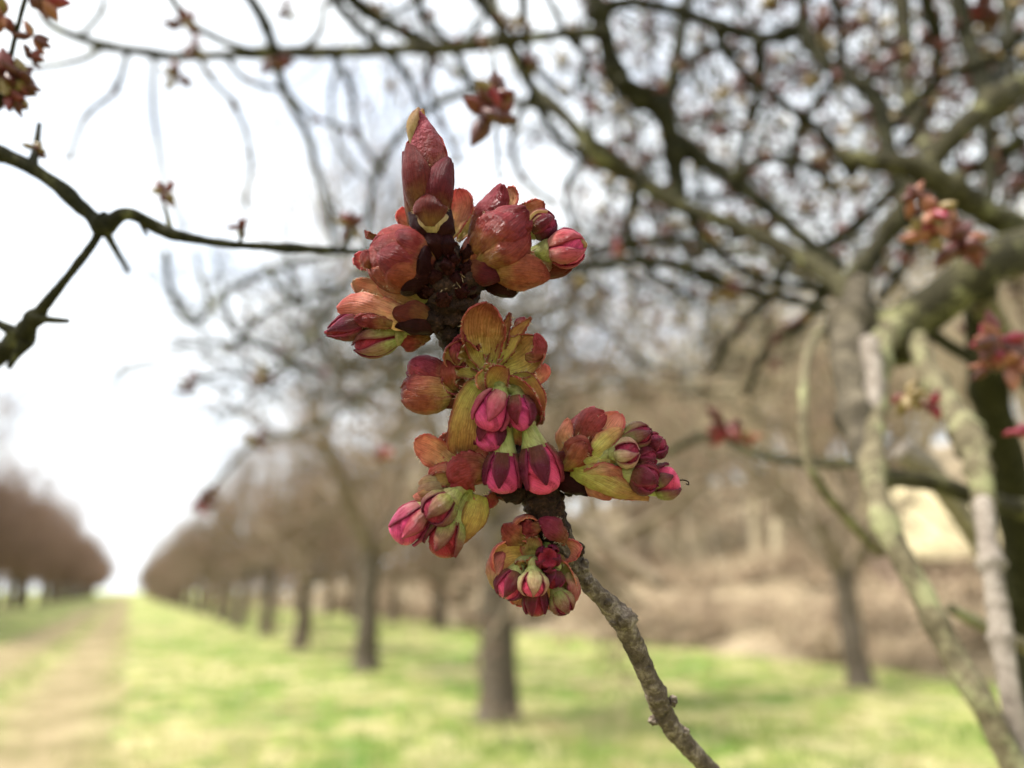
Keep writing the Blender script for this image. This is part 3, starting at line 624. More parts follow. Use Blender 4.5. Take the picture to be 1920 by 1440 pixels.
# near tree
NTB = Vector((1.55, 1.25, 0))
NT_ = tag(empty('cherry_tree', NTB), 'near cherry tree with lichen covered branches filling the upper right', 'tree')
tube('trunk', [NTB + Vector((0, 0, -.1)), NTB + Vector((.02, 0, .5)), NTB + Vector((.0, -.02, 1.1)), NTB + Vector((-.05, 0, 1.6)), NTB + Vector((-.03, .02, 2.0))], [.20, .15, .14, .15, .12], M['trunk'], NT_, seg=20, n=40, rough=.12, rfreq=8)
bl = lambda nm, pts, mt='limb', **k: px_tube(NT_, nm, pts, mt, **k)
bl('limb', [(2650, 330, 1.25, 120), (2250, 400, .85, 100), (2020, 445, .56, 84), (1920, 470, .46, 82), (1850, 494, .43, 78), (1790, 545, .43, 74), (1720, 595, .44, 76), (1660, 630, .45, 60), (1600, 560, .47, 38), (1540, 505, .5, 32), (1400, 432, .55, 28), (1290, 392, .58, 28), (1210, 345, .6, 28), (1120, 285, .6, 34), (1060, 220, .62, 22), (1000, 165, .66, 22), (960, 95, .7, 20), (930, 20, .74, 18), (915, -60, .76, 18)], 'limb', knots=12, rough=.16)
bl('limb', [(2600, 150, 1.25, 80), (2200, 60, .9, 70), (1990, 130, .6, 56), (1920, 160, .55, 50), (1860, 195, .53, 46), (1800, 245, .52, 44), (1750, 300, .52, 40), (1700, 380, .52, 34), (1640, 470, .52, 30), (1590, 520, .5, 26)], knots=5)
bl('limb', [(2300, 520, .9, 60), (2000, 455, .55, 50), (1920, 430, .5, 46), (1850, 400, .48, 44), (1780, 350, .47, 42), (1700, 312, .47, 40), (1620, 300, .48, 36), (1565, 288, .49, 22)], 'limb', knots=7, rough=.2)
bl('limb', [(2560, 500, 1.2, 130), (2200, 700, 1.0, 110), (2010, 900, .85, 96), (1950, 1100, .8, 92), (1935, 1300, .8, 90), (1940, 1500, .8, 95)], 'moss')
bl('limb', [(1838, 520, .44, 60), (1840, 620, .5, 50), (1850, 720, .56, 60), (1885, 850, .62, 70), (1915, 1000, .68, 72), (1930, 1180, .74, 70)], 'moss', knots=4)
bl('branch', [(1700, 602, .44, 52), (1655, 640, .43, 52), (1640, 720, .40, 40), (1638, 820, .36, 38), (1640, 900, .33, 40), (1668, 1000, .31, 43), (1728, 1110, .295, 45), (1785, 1225, .285, 45), (1845, 1325, .275, 46), (1905, 1440, .27, 48), (1990, 1590, .265, 52)], 'lichen', knots=9, rough=.2)
bl('branch', [(1712, 612, .44, 38), (1740, 690, .41, 36), (1780, 760, .38, 48), (1812, 810, .36, 52), (1835, 880, .34, 43), (1845, 960, .33, 34)], 'lichen', knots=5, rough=.2)
bl('branch', [(1843, 940, .331, 34), (1855, 1040, .31, 36), (1868, 1120, .30, 36), (1882, 1220, .29, 38), (1900, 1330, .28, 40), (1925, 1460, .275, 43)], 'ashy', knots=7, rough=.16)
bl('branch', [(1640, 900, .34, 30), (1690, 897, .36, 34), (1760, 908, .37, 34), (1830, 932, .38, 34), (1900, 950, .40, 34), (2020, 970, .42, 36)], 'limb', knots=3)
bl('branch', [(1780, 1140, .34, 20), (1830, 1166, .34, 24), (1880, 1192, .34, 26), (1960, 1230, .35, 28)], 'lichen')
M['deadwood'] = barkmat('bark_deadwood', (.02, .017, .011), (.065, .054, .038), (.20, .17, .12), 70, .002, .9)
bl('branch', [(1612, 535, .47, 46), (1598, 600, .44, 62), (1594, 680, .41, 68), (1602, 760, .385, 62), (1620, 835, .36, 52), (1640, 905, .332, 46)], 'deadwood', knots=6, rough=.3)
bl('branch', [(1628, 640, .41, 36), (1640, 720, .39, 36), (1636, 800, .37, 34)], 'ashy', knots=3)
bl('branch', [(1560, 600, .5, 20), (1520, 650, .42, 18), (1506, 740, .36, 18), (1512, 850, .34, 18), (1545, 920, .34, 19), (1600, 985, .35, 18), (1650, 1040, .37, 14)], 'lichen')
bl('branch', [(1690, 840, .5, 50), (1740, 880, .5, 46), (1800, 960, .52, 40), (1850, 1040, .55, 36)], 'ashy')
bl('branch', [(1105, -60, .6, 40), (1115, 0, .6, 36), (1135, 65, .6, 36), (1150, 130, .6, 34), (1190, 178, .6, 36), (1238, 205, .6, 40), (1258, 260, .6, 36), (1268, 330, .6, 34), (1272, 388, .59, 34)], 'moss', knots=6)
bl('branch', [(1236, 205, .6, 36), (1262, 150, .62, 28), (1275, 70, .64, 24), (1292, -20, .66, 22)], 'moss', knots=3)
bl('branch', [(1120, 20, .6, 26), (1180, 5, .6, 20), (1260, 18, .62, 20), (1340, 45, .63, 22), (1420, 70, .64, 22), (1480, 62, .64, 26), (1503, 40, .64, 26), (1506, -30, .64, 24)], 'moss', knots=4)
bl('branch', [(1500, 45, .64, 28), (1535, 105, .62, 26), (1580, 140, .6, 26), (1630, 170, .58, 28), (1655, 220, .56, 30), (1668, 300, .54, 28), (1700, 360, .52, 20)], 'moss', knots=5)
bl('branch', [(1258, 250, .6, 26), (1310, 295, .6, 30), (1370, 335, .58, 28), (1440, 390, .56, 24), (1510, 450, .54, 22), (1580, 500, .52, 22)], 'moss', knots=5)
bl('branch', [(1688, -40, .8, 34), (1694, 60, .78, 32), (1702, 160, .74, 30), (1730, 260, .66, 28), (1752, 310, .54, 26)], 'limb', knots=3)
bl('branch', [(1790, -40, .7, 34), (1812, 70, .68, 30), (1840, 150, .64, 30), (1852, 230, .6, 24), (1856, 330, .56, 22), (1852, 400, .52, 20)], 'moss', knots=3)
bl('branch', [(1880, -40, .9, 24), (1890, 60, .85, 22), (1870, 140, .7, 20), (1850, 190, .56, 18)], 'moss')
bl('branch', [(1100, 500, .5, 18), (1180, 490, .52, 18), (1280, 500, .54, 20), (1380, 540, .55, 20), (1480, 560, .55, 18), (1570, 585, .52, 18), (1640, 600, .46, 18)], 'moss', knots=4)
bl('branch', [(1280, 470, .7, 14), (1400, 470, .68, 15), (1500, 520, .62, 15), (1590, 560, .52, 16)], 'limb')
bl('branch', [(1500, 480, .56, 18), (1600, 430, .6, 20), (1660, 370, .62, 20), (1690, 330, .6, 18)], 'moss')
bl('branch', [(1640, 480, .7, 30), (1600, 560, .66, 26), (1560, 640, .62, 20)], 'limb')
bl('branch', [(1840, 560, .45, 50), (1870, 620, .5, 44), (1930, 700, .55, 44), (2000, 780, .6, 44)], 'lichen')
bl('branch', [(1740, 620, .46, 24), (1800, 660, .48, 22), (1880, 700, .5, 24), (1960, 720, .55, 24)], 'moss')
bl('branch', [(1250, 850, .7, 14), (1330, 815, .62, 14), (1420, 850, .56, 18), (1500, 865, .48, 20), (1600, 870, .42, 20), (1650, 885, .36, 20)], 'limb', knots=3)
# long horizontal branch along the top, with drooping twigs
bl('branch', [(1140, 60, .6, 22), (1085, 62, .58, 18), (1000, 70, .56, 20), (920, 78, .55, 24), (850, 90, .55, 22), (760, 92, .56, 20), (680, 96, .57, 22), (600, 98, .58, 22), (520, 98, .58, 22), (440, 102, .56, 17), (330, 106, .56, 17), (255, 95, .55, 17), (190, 84, .55, 18), (110, 55, .5, 16), (80, 25, .48, 14), (50, -40, .45, 14)], 'limb', knots=10)
bl('twig', [(560, 100, .58, 14), (480, 96, .56, 14), (430, 82, .5, 13), (375, 55, .45, 13), (340, 25, .42, 12), (300, -40, .4, 12)], 'limb', knots=3)
bl('twig', [(195, 86, .55, 13), (150, 112, .62, 11), (70, 126, .75, 11), (-20, 128, .8, 11)], 'limb')
bl('twig', [(512, 100, .58, 22), (525, 145, .58, 18), (548, 200, .6, 15), (575, 250, .66, 14), (598, 330, .8, 13), (618, 400, .9, 12), (626, 465, .95, 12)], 'limb', knots=3)
bl('twig', [(288, 108, .9, 10), (287, 200, 1.0, 10), (298, 280, 1.0, 10), (312, 345, 1.0, 9), (350, 430, 1.0, 9)], 'limb')
bl('twig', [(440, -40, .5, 20), (478, 10, .5, 20), (497, 45, .52, 22), (515, 95, .57, 20)], 'moss', knots=2)
bl('twig', [(600, -40, .6, 16), (650, 30, .6, 18), (705, 80, .62, 18), (755, 130, .66, 14), (780, 180, .7, 13), (792, 215, .74, 12)], 'moss', knots=4)
bl('twig', [(1040, 205, .66, 18), (960, 190, .7, 15), (890, 172, .72, 15), (830, 190, .74, 14), (770, 232, .76, 14), (725, 290, .8, 14), (700, 350, .84, 13), (690, 430, .9, 13), (696, 520, 1.0, 12)], 'limb', knots=4)
bl('twig', [(640, 100, .9, 9), (620, 190, 1.0, 9), (640, 280, 1.0, 8), (690, 340, 1.0, 8)], 'limb')
bl('twig', [(720, 40, .8, 10), (790, 95, .7, 10), (850, 130, .7, 9), (900, 165, .6, 9)], 'limb')
bl('twig', [(925, 60, .5, 7), (930, 160, .3, 6), (932, 270, .28, 5), (935, 330, .3, 5)], 'limb')
bl('twig', [(310, 470, .8, 13), (320, 540, .8, 13), (355, 605, .8, 13), (385, 590, .8, 13), (420, 550, .8, 13), (480, 520, .85, 12), (560, 490, .9, 12), (660, 470, .9, 12)], 'limb')
bl('twig', [(365, 470, 1.1, 9), (380, 530, 1.0, 9), (395, 575, .9, 9)], 'limb'); bl('twig', [(500, 500, .9, 12), (540, 560, .9, 12), (600, 590, 1.0, 10), (680, 640, 1.1, 10)], 'limb')
bl('twig', [(1120, 285, .6, 16), (1105, 240, .58, 12), (1098, 205, .56, 9)], 'moss')
for (x, y, d, s_, pal, nn_) in [(925, 185, .24, 74, DK, 10), (922, 215, .24, 92, RD[:3] + ['c_rust'], 14), (1755, 400, .27, 78, LT, 12), (1712, 372, .27, 52, ['c_orange', 'c_rust'], 5), (1745, 440, .275, 74, LT, 10), (1800, 455, .28, 84, ['c_orange', 'c_red', 'c_rust'], 11), (1820, 480, .3, 50, DK, 6),
        (1870, 640, .28, 84, RD, 12), (1900, 680, .28, 90, RD, 12), (1860, 690, .29, 60, ['c_rust', 'c_orange'], 7), (1700, 740, .3, 60, ['c_pink', 'c_red', 'c_olive'], 8), (1745, 755, .3, 48, ['c_pink', 'c_red'], 6), (1906, 806, .28, 46, ['c_pink'], 6), (1360, 800, .5, 66, RD, 9), (1405, 822, .5, 44, LT, 6),
        (1350, 545, .55, 60, DK, 8), (1160, 470, .6, 40, RD, 6), (330, 145, .45, 50, DK, 7), (345, 45, .42, 56, DK, 8), (515, 112, .56, 52, DK, 8), (365, 88, .55, 44, DK, 5), (730, 160, .8, 26, DK, 4), (1110, 200, .56, 36, DK, 5), (965, 40, .55, 40, DK, 6), (905, 80, .54, 36, DK, 5), (1130, 300, .6, 60, DK, 6),
        (1085, 55, .58, 26, DK, 4), (1850, 10, .7, 70, RD, 8), (1350, 330, .6, 46, RD, 6), (1265, 350, .6, 46, DK, 6), (1450, 690, 1.2, 30, DK, 5), (770, 345, .9, 22, DK, 3), (820, 110, .6, 30, DK, 4), (540, 20, .6, 40, DK, 5), (355, 720, .6, 44, DK, 6), (495, 705, .6, 44, DK, 6), (480, 830, .7, 50, DK, 6), (375, 940, .8, 54, RD, 6), (720, 850, .8, 40, RD, 6)]: bud_cluster(NT_, x, y, d, s_, pal, nn_)
for pts in [[(640, -20, 30), (700, 30, 22), (760, 60, 20), (830, 92, 18)], [(780, -30, 18), (800, 40, 16), (850, 90, 16), (880, 150, 14), (905, 185, 12)], [(880, -20, 22), (930, 40, 18), (985, 130, 18), (1010, 200, 16), (1050, 260, 16), (1110, 300, 16)],
            [(980, -30, 20), (985, 60, 18), (1000, 120, 14), (1060, 180, 12)], [(1020, -20, 12), (1060, 60, 14), (1100, 110, 14), (1080, 170, 10)], [(1160, 150, 20), (1230, 170, 14), (1270, 130, 14), (1330, 90, 14), (1400, 100, 14)],
            [(1420, 70, 22), (1425, 160, 18), (1400, 250, 16), (1380, 340, 14)], [(1340, 50, 20), (1380, 120, 16), (1450, 180, 16), (1540, 250, 18), (1600, 330, 18)], [(1560, -20, 18), (1580, 70, 16), (1560, 150, 14), (1500, 240, 14), (1480, 330, 12)], [(1730, -20, 22), (1760, 90, 18), (1740, 200, 16), (1690, 280, 16)],
            [(1920, 60, 24), (1860, 110, 20), (1760, 150, 18), (1670, 240, 18)], [(1920, 260, 26), (1860, 300, 22), (1800, 330, 20), (1700, 420, 18), (1610, 500, 16)], [(1200, 340, 18), (1180, 420, 14), (1210, 500, 14), (1300, 560, 12)], [(1380, 330, 22), (1430, 300, 16), (1520, 310, 16), (1570, 360, 14)],
            [(1480, 480, 16), (1440, 560, 16), (1380, 620, 14), (1330, 700, 12)], [(1560, 520, 22), (1500, 610, 18), (1440, 650, 14), (1400, 740, 12)], [(1110, 470, 16), (1200, 455, 18), (1330, 450, 16), (1440, 440, 14)], [(1680, 360, 22), (1720, 420, 18), (1690, 500, 16), (1650, 560, 16)], [(1290, 395, 20), (1330, 460, 16), (1420, 520, 16), (1540, 545, 16)]]:
    dd_ = .55 + .45 * ((pts[0][0] * 7 + pts[1][1]) % 10) / 10
    bl('twig', [(x, y, dd_ + .02 * i, w_) for i, (x, y, w_) in enumerate(pts)], 'moss', knots=4, seg=8)
    for i, (x, y, w_) in enumerate(pts[1:3]): bud_cluster(NT_, x + 8, y - 10, dd_ + .02 * i, 20 + (x + y) % 16, DK, 4)
bl('twig', [(660, 520, .85, 8), (600, 610, .8, 8), (545, 670, .75, 8), (495, 705, .7, 8), (420, 700, .65, 7), (355, 715, .6, 6)], 'limb', seg=8)
bl('twig', [(760, 690, .95, 8), (660, 760, .9, 8), (560, 810, .85, 8), (480, 832, .75, 7), (420, 890, .78, 7), (375, 940, .8, 6)], 'limb', seg=8)
bl('twig', [(800, 740, 1.0, 8), (760, 800, .9, 7), (720, 850, .8, 6)], 'limb', seg=8)
for pts in [[(360, 60, 9), (390, 140, 8), (440, 200, 8), (470, 290, 7), (460, 380, 6)], [(620, 95, 10), (660, 170, 9), (670, 250, 8), (720, 330, 7)], [(240, 96, 8), (215, 170, 8), (160, 220, 7), (130, 300, 6)], [(560, 100, 9), (600, 60, 9), (610, 10, 8), (640, -40, 8)], [(150, 70, 8), (190, 20, 8), (200, -40, 7)],
            [(420, 100, 8), (460, 150, 8), (530, 170, 7), (590, 220, 7), (650, 240, 6)], [(690, 95, 10), (720, 40, 9), (780, 0, 8), (800, -40, 8)], [(810, 92, 9), (800, 150, 8), (830, 230, 7), (860, 300, 6)], [(870, 88, 9), (910, 20, 8), (900, -40, 8)], [(1000, 170, 10), (960, 250, 9), (980, 330, 8), (1040, 380, 7)], [(1110, 290, 10), (1060, 350, 9), (1080, 430, 8), (1130, 500, 8)], [(700, 470, 9), (640, 540, 8), (560, 560, 8), (480, 600, 7), (430, 660, 6)], [(420, 550, 8), (440, 620, 8), (520, 660, 7), (600, 700, 7)]]:
    dd_ = .6 + .5 * ((pts[0][0] * 3 + pts[1][1]) % 10) / 10
    bl('twig', [(x, y, dd_ + .03 * i, w_ * 1.25) for i, (x, y, w_) in enumerate(pts)], 'moss', knots=4, seg=8)
    for i, (x, y, w_) in enumerate(pts[1:]): bud_cluster(NT_, x, y, dd_ + .03 * (i + 1), 16 + (x + y) % 14, DK, 4)
# fine web of twigs farther back in the near crown
rw = random.Random(77); wb = MB()
def web(x, y, d, ln, ang, wd, lvl=0):
    p = P(x, y, d); dr = (RGT * math.cos(ang) + UPV * math.sin(ang) + FWD * rw.uniform(-.7, .7)).normalized(); pts = [p]; n = 7
    for i in range(n):
        dr = (dr + rv(rw, .3)).normalized(); p = p + dr * ln / n; pts.append(p)
        if rw.random() < .28: wb.bud(p, (rv(rw) + Vector((0, 0, .3))).normalized(), rw.uniform(.012, .028), rw.uniform(.004, .009), rw.choice((1, 1, 2)))
        if lvl < 2 and rw.random() < .42:
            dd = (dr + rv(rw, .9)).normalized(); q = p; pp = [q]
            for k in range(4): dd = (dd + rv(rw, .3)).normalized(); q = q + dd * ln * .11; pp.append(q)
            wb.tube(pp, wd * .5, wd * .28, 4)
            wb.bud(pp[rw.randint(2, 4)], (rv(rw) + dd).normalized(), rw.uniform(.012, .024), rw.uniform(.003, .007), rw.choice((1, 1, 1, 2)))
    wb.tube(pts, wd, wd * .45, 5)
for k in range(210):
    x = 1920 - 900 * rw.random() ** 1.35 + 60; y = rw.uniform(-60, 560) if x > 1300 else rw.uniform(150, 560)
    d = rw.uniform(.6, 2.4); web(x, y, d, d * rw.uniform(.12, .28), rw.choice((2.3, 2.7, 1.9, .9, 4.0, -.4)) + rw.uniform(-.5, .5), d * rw.uniform(.0014, .0028))
for k in range(210):
    web(rw.uniform(520, 1450), rw.uniform(540, 760), rw.uniform(2.0, 4.5), rw.uniform(.35, .7), rw.uniform(-.3, 3.4), rw.uniform(.002, .0045))
for k in range(75):
    dd_ = rw.uniform(2.2, 4.8); web(rw.uniform(360, 980), rw.uniform(590, 800), dd_, dd_ * rw.uniform(.1, .2), rw.uniform(-.4, 3.5), dd_ * rw.uniform(.0011, .0022))
for k in range(230):
    dd_ = rw.uniform(.7, 2.0); web(rw.uniform(1150, 1950), rw.uniform(-40, 520), dd_, dd_ * rw.uniform(.08, .18), rw.uniform(0, 6.28), dd_ * rw.uniform(.0010, .0018))
for k in range(40):
    web(rw.uniform(640, 1200), rw.uniform(-40, 120), rw.uniform(1.2, 3), rw.uniform(.2, .5), rw.uniform(0, 6.28), rw.uniform(.0015, .003))
tag(mk('twigs', wb.v, wb.f, [M['moss'], M['c_rust'], M['c_olive']], NT_, midx=wb.m), kind='stuff')
# ------------------------------------------------------------------ the flowering twig in focus
TW = tag(empty('cherry_twig', Q((1345, 1440, -260))), 'cherry twig in sharp focus with maroon leaf buds and pink flower buds opening', 'twig')
def LF(*a, **k):
    k.setdefault('hair', 26); return leaf(TW, 'young_leaf', *a, **k)
def SC(*a, **k):
    k.setdefault('serr', 0); k.setdefault('rip', 1.2); return leaf(TW, 'bud_scale', *a, **k)
def FB(*a, **k): return flower_bud(TW, *a, **k)
# wood: dark upper spur shoot, then the grey older twig
up = [(836, 462, 5), (838, 500, 8), (846, 545, 4), (852, 590, -14), (856, 632, -40), (880, 690, -88), (915, 760, -92), (960, 840, -66), (1000, 900, -30), (1016, 935, -14), (1030, 975, -10), (1050, 1010, -14)]
ur = [26, 33, 46, 44, 34, 32, 33, 36, 38, 37, 32, 26]
tube('spur_wood', [Q(p) for p in up], [r * S for r in ur], M['stem_dark'], TW, seg=40, n=170, rough=.17, rfreq=620,
     bumps=((.05, .012, .15), (.10, .010, .18), (.16, .012, .12), (.22, .012, .14), (.27, .01, .16), (.33, .012, .12), (.80, .012, .10), (.84, .012, .12), (.88, .010, .12), (.92, .01, .14)))
lo = [(1040, 985, -14), (1062, 1025, -14), (1080, 1062, -18), (1104, 1096, -28), (1136, 1128, -42), (1164, 1160, -56), (1182, 1195, -75), (1198, 1230, -92), (1227, 1294, -125), (1246, 1340, -155), (1268, 1374, -180), (1318, 1430, -225), (1370, 1485, -270), (1480, 1610, -370), (1680, 1840, -550)]
lr = [24, 20, 17, 16, 18, 22, 21, 20, 19.5, 22, 20, 18.5, 19, 22, 27]
st = tube('stem', [Q(p) for p in lo], [r * S for r in lr], M['stem'], TW, seg=40, n=240, rough=.14, rfreq=520,
     bumps=((.10, .006, .12), (.13, .006, .10), (.17, .006, .10), (.22, .006, .12), (.30, .008, .1), (.335, .012, .14), (.58, .014, .20), (.61, .008, .12)))
def knob(c, r, mat='stem', seed=0, name='bark_knob', sq=(1, 1, 1)):
    A = Q(c); rr = r * S; vs, fs = [], []; NT, NS = 14, 18
    for i in range(NT + 1):
        ph = math.pi * i / NT
        for j in range(NS):
            a = 2 * math.pi * j / NS
            d = CV((math.sin(ph) * math.cos(a) * sq[0], math.cos(ph) * sq[1], math.sin(ph) * math.sin(a) * sq[2]))
            q = d * 2.2 + Vector((seed * 3.7, seed, 0))
            vs.append(A + d * rr * (1 + .38 * noise.noise(q) + .22 * noise.noise(q * 2.6)))
    for i in range(NT):
        for j in range(NS): fs.append((i * NS + j, i * NS + (j + 1) % NS, (i + 1) * NS + (j + 1) % NS, (i + 1) * NS + j))
    return mk(name, vs, fs, M[mat], TW)
for i, (c, r, mt, sq) in enumerate([((1174, 1160, -40), 20, 'stem', (1, .9, 1)), ((1150, 1166, -38), 9, 'stem', (1, 1, 1)), ((1262, 1314, -135), 9, 'stem', (1, 1.2, 1)), ((1228, 1350, -150), 12, 'stem', (1.2, .8, 1)), ((1285, 1372, -170), 9, 'stem', (1, 1, 1)),
        ((1092, 1062, -10), 13, 'stem', (1, 1.2, 1)), ((1104, 1090, -10), 10, 'stem', (1, 1, 1)), ((1085, 1030, -8), 11, 'stem_dark', (1, 1.3, 1)), ((816, 600, 20), 20, 'stem_dark', (1, 1.1, 1)), ((884, 528, 26), 24, 'stem_dark', (1, 1.2, 1)),
        ((826, 560, 40), 17, 'stem_dark', (1.2, .8, .8)), ((866, 572, 36), 15, 'stem_dark', (1, .8, .8)), ((842, 625, 12), 18, 'stem_dark', (1, 1, .8)), ((826, 505, 36), 20, 'stem_dark', (1, .7, .7)), ((852, 490, 34), 16, 'stem_dark', (.8, 1.2, .7)),
        ((1010, 942, 18), 15, 'stem_dark', (1.2, .8, .8)), ((962, 925, 0), 22, 'stem_dark', (1.5, .8, 1)), ((1075, 905, -10), 26, 'stem_dark', (1.3, .9, 1)), ((1048, 948, 4), 12, 'stem_dark', (1, 1, 1)), ((1140, 1130, -25), 8, 'stem', (1, 1, 1)), ((1210, 1250, -88), 9, 'stem', (1, 1, 1))]):
    knob(c, r, mt, i + 1, sq=sq)
# ragged dead scales round the top of the spur
rs = random.Random(5)
for (x, y, dz, dx, dy, wd, mt) in [(820, 535, 40, -14, 30, 15, 'dark'), (850, 540, 46, 8, 34, 16, 'dark'), (838, 515, 48, -6, 30, 14, 'dark'), (866, 520, 34, 14, 30, 13, 'dark'), (806, 528, 30, -20, 20, 14, 'dark'),
        (832, 575, 48, -10, 26, 15, 'dark'), (862, 560, 46, 12, 26, 14, 'dark'), (884, 560, 30, 12, 30, 13, 'dark'), (812, 560, 36, -18, 20, 13, 'dark'), (846, 500, 50, 6, 26, 12, 'dark'), (872, 490, 30, 6, 30, 12, 'dark'), (800, 560, 10, -10, 34, 16, 'dark')]:
    SC([(x, y, dz), (x + dx * .5, y - dy * .6, dz + 12), (x + dx, y - dy, dz + 4)], wd, 'point', (rs.uniform(-.3, .3), 0, -1), 70, mt, rip=4)
add_hairs('bark_fibres', [Q(p) for p in ((815, 525, 58), (830, 545, 62), (850, 530, 66), (862, 545, 60), (872, 520, 56))], [CV((rs.uniform(-1, 1), rs.uniform(-.6, 1), .5)) for _ in range(5)], 8, 16, TW, 4)

# --- top leaf bud, pointing up
SC([(816, 420, 6), (803, 330, 34), (796, 265, 32), (787, 208, 6)], 42, 'lance', (0, 0, -1), 96, 'mauve', hair=20, thick=3)
SC([(816, 420, -6), (806, 330, -30), (798, 265, -28), (788, 212, 0)], 41, 'lance', (0, 0, 1), 96, 'maroon', thick=3)
SC([(778, 275, 10), (771, 240, 16), (775, 218, 14), (785, 203, 8)], 11, 'lance', (.4, 0, -1), 60, 'pale', mo='olive', hair=18)
SC([(788, 246, 4), (790, 220, 2), (793, 205, 0)], 6, 'point', (-.3, 0, -1), 50, 'olive', hair=10)
SC([(792, 412, 34), (776, 360, 54), (768, 315, 54), (765, 271, 30)], 28, 'scale', (.45, 0, -1), 84, 'velvet', hair=70, thick=3)
SC([(818, 418, 38), (826, 372, 56), (832, 332, 52), (842, 297, 28)], 26, 'scale', (-.5, 0, -1), 84, 'velvet', hair=60, thick=3)
SC([(768, 420, 8), (762, 380, 12), (757, 330, 10), (756, 285, 4)], 15, 'lance', (.9, 0, -.5), 70, 'velvet')
SC([(836, 420, 6), (842, 380, 14), (847, 340, 10), (848, 306, 2)], 13, 'lance', (-.9, 0, -.5), 70, 'velvet')
SC([(814, 446, 42), (812, 424, 58), (808, 404, 58), (806, 388, 50)], 37, 'scale', (0, 0, -1), 84, 'pale')
SC([(807, 424, 60), (806, 400, 70), (804, 380, 70), (808, 361, 56)], 29, 'round', (0, .1, -1), 74, 'darkred', mo='dark', hair=40)
SC([(806, 470, 30), (786, 436, 50), (776, 416, 46), (767, 399, 26)], 18, 'point', (.35, 0, -1), 74, 'dark')
SC([(822, 466, 36), (836, 432, 54), (841, 414, 48), (844, 394, 28)], 19, 'point', (-.35, 0, -1), 74, 'dark')
SC([(818, 490, 36), (814, 460, 60), (808, 444, 58), (803, 428, 46)], 33, 'round', (0, 0, -1), 78, 'dark')
SC([(842, 484, 46), (838, 460, 62), (838, 448, 60), (840, 436, 48)], 17, 'round', (0, 0, -1), 74, 'dark', hair=14)
LF([(838, 452, -22), (858, 415, -34), (868, 380, -36), (858, 354, -28)], 21, 'round', (-.2, 0, 1), 46, 'salmon')
LF([(858, 452, -44), (878, 426, -50), (890, 408, -50), (895, 389, -46)], 15, 'ovate', (-.2, 0, 1), 40, 'pale', mo='lime')
LF([(788, 444, -20), (768, 424, -28), (757, 408, -26), (757, 389, -18)], 14, 'round', (.2, 0, 1), 46, 'salmon')
# --- round closed bud on the left
scaly_bud(TW, 'closed_bud', (812, 508, 0), (690, 470, 44), 56, [
    (200, 60, .05, .98, 0, 'maroon', 0), (250, 60, .02, .95, 1, 'rust', 1), (300, 60, .05, 1.0, 1, 'rust', 0), (20, 62, .0, .9, 1, 'rust', 0), (330, 55, 0, .95, 2, 'rust', 2),
    (120, 62, .04, .97, 2, 'rust', 2), (160, 52, .02, .93, 4, 'maroon', 3), (82, 50, .02, .90, 4, 'rust', 2), (55, 52, 0, .72, 5, 'rust', 2), (130, 34, .05, .74, 7, 'rust', 3), (95, 46, -.03, .36, 8, 'dark', 3), (40, 40, -.02, .44, 8, 'dark', 3), (170, 40, -.03, .40, 8, 'darkred', 3)], core='maroon')
SC([(792, 470, 46), (800, 488, 58), (802, 505, 52)], 16, 'point', (-.3, 0, -1), 60, 'darkred')
SC([(706, 446, 30), (690, 440, 34), (684, 432, 30)], 6, 'point', (0, 0, 1), 40, 'rust')
SC([(700, 500, 44), (690, 490, 52), (684, 470, 46)], 12, 'ovate', (0, 0, -1), 50, 'rust', hair=16)
LF([(715, 500, -20), (695, 494, -24), (678, 488, -24), (664, 482, -20)], 17, 'round', (0, 0, 1), 44, 'salmon', hair=30)
# --- lower-left cluster
LF([(790, 560, -14), (740, 548, -24), (700, 542, -26), (660, 530, -20)], 20, 'round', (0, -.3, 1), 36, 'pale', mo='salmon', serr=3, hair=60)
LF([(806, 578, 6), (775, 560, 14), (740, 545, 16), (708, 532, 4)], 29, 'round', (0, .35, -1), 60, 'orange', mo='rust')
LF([(780, 606, 16), (728, 596, 36), (680, 582, 38), (640, 578, 14)], 36, 'round', (0, .3, -1), 62, 'salmon', mo='pale', roll=-10, hair=40)
LF([(735, 610, 38), (700, 604, 44), (665, 598, 36)], 13, 'round', (0, .4, -1), 50, 'rust', mo='rust')
SC([(810, 610, 22), (780, 596, 46), (752, 590, 48), (730, 582, 30)], 27, 'point', (0, .2, -1), 70, 'darkred', mo='dark')
SC([(812, 622, 20), (785, 616, 44), (760, 612, 46), (742, 612, 34)], 17, 'point', (0, .4, -1), 66, 'dark')
LF([(806, 632, -4), (785, 640, 8), (765, 645, 8), (748, 640, 2)], 16, 'ovate', (0, .5, -1), 50, 'rust', mo='olive')
FB((680, 606, 8), (608, 625, 12), 25, 'sepal', 'crimson', slen=.95, prof=[(0, .6), (.15, .9), (.32, 1), (.5, .86), (.7, .58), (.88, .26), (1, .04)], calyx=.3, stalk=(760, 600, 0), roll=.5)
FB((745, 632, 4), (664, 650, 12), 26, 'sepalg', 'crimson', slen=.98, calyx=.3, stalk=(800, 610, 0), roll=.9, prof=RNDP, half=37)
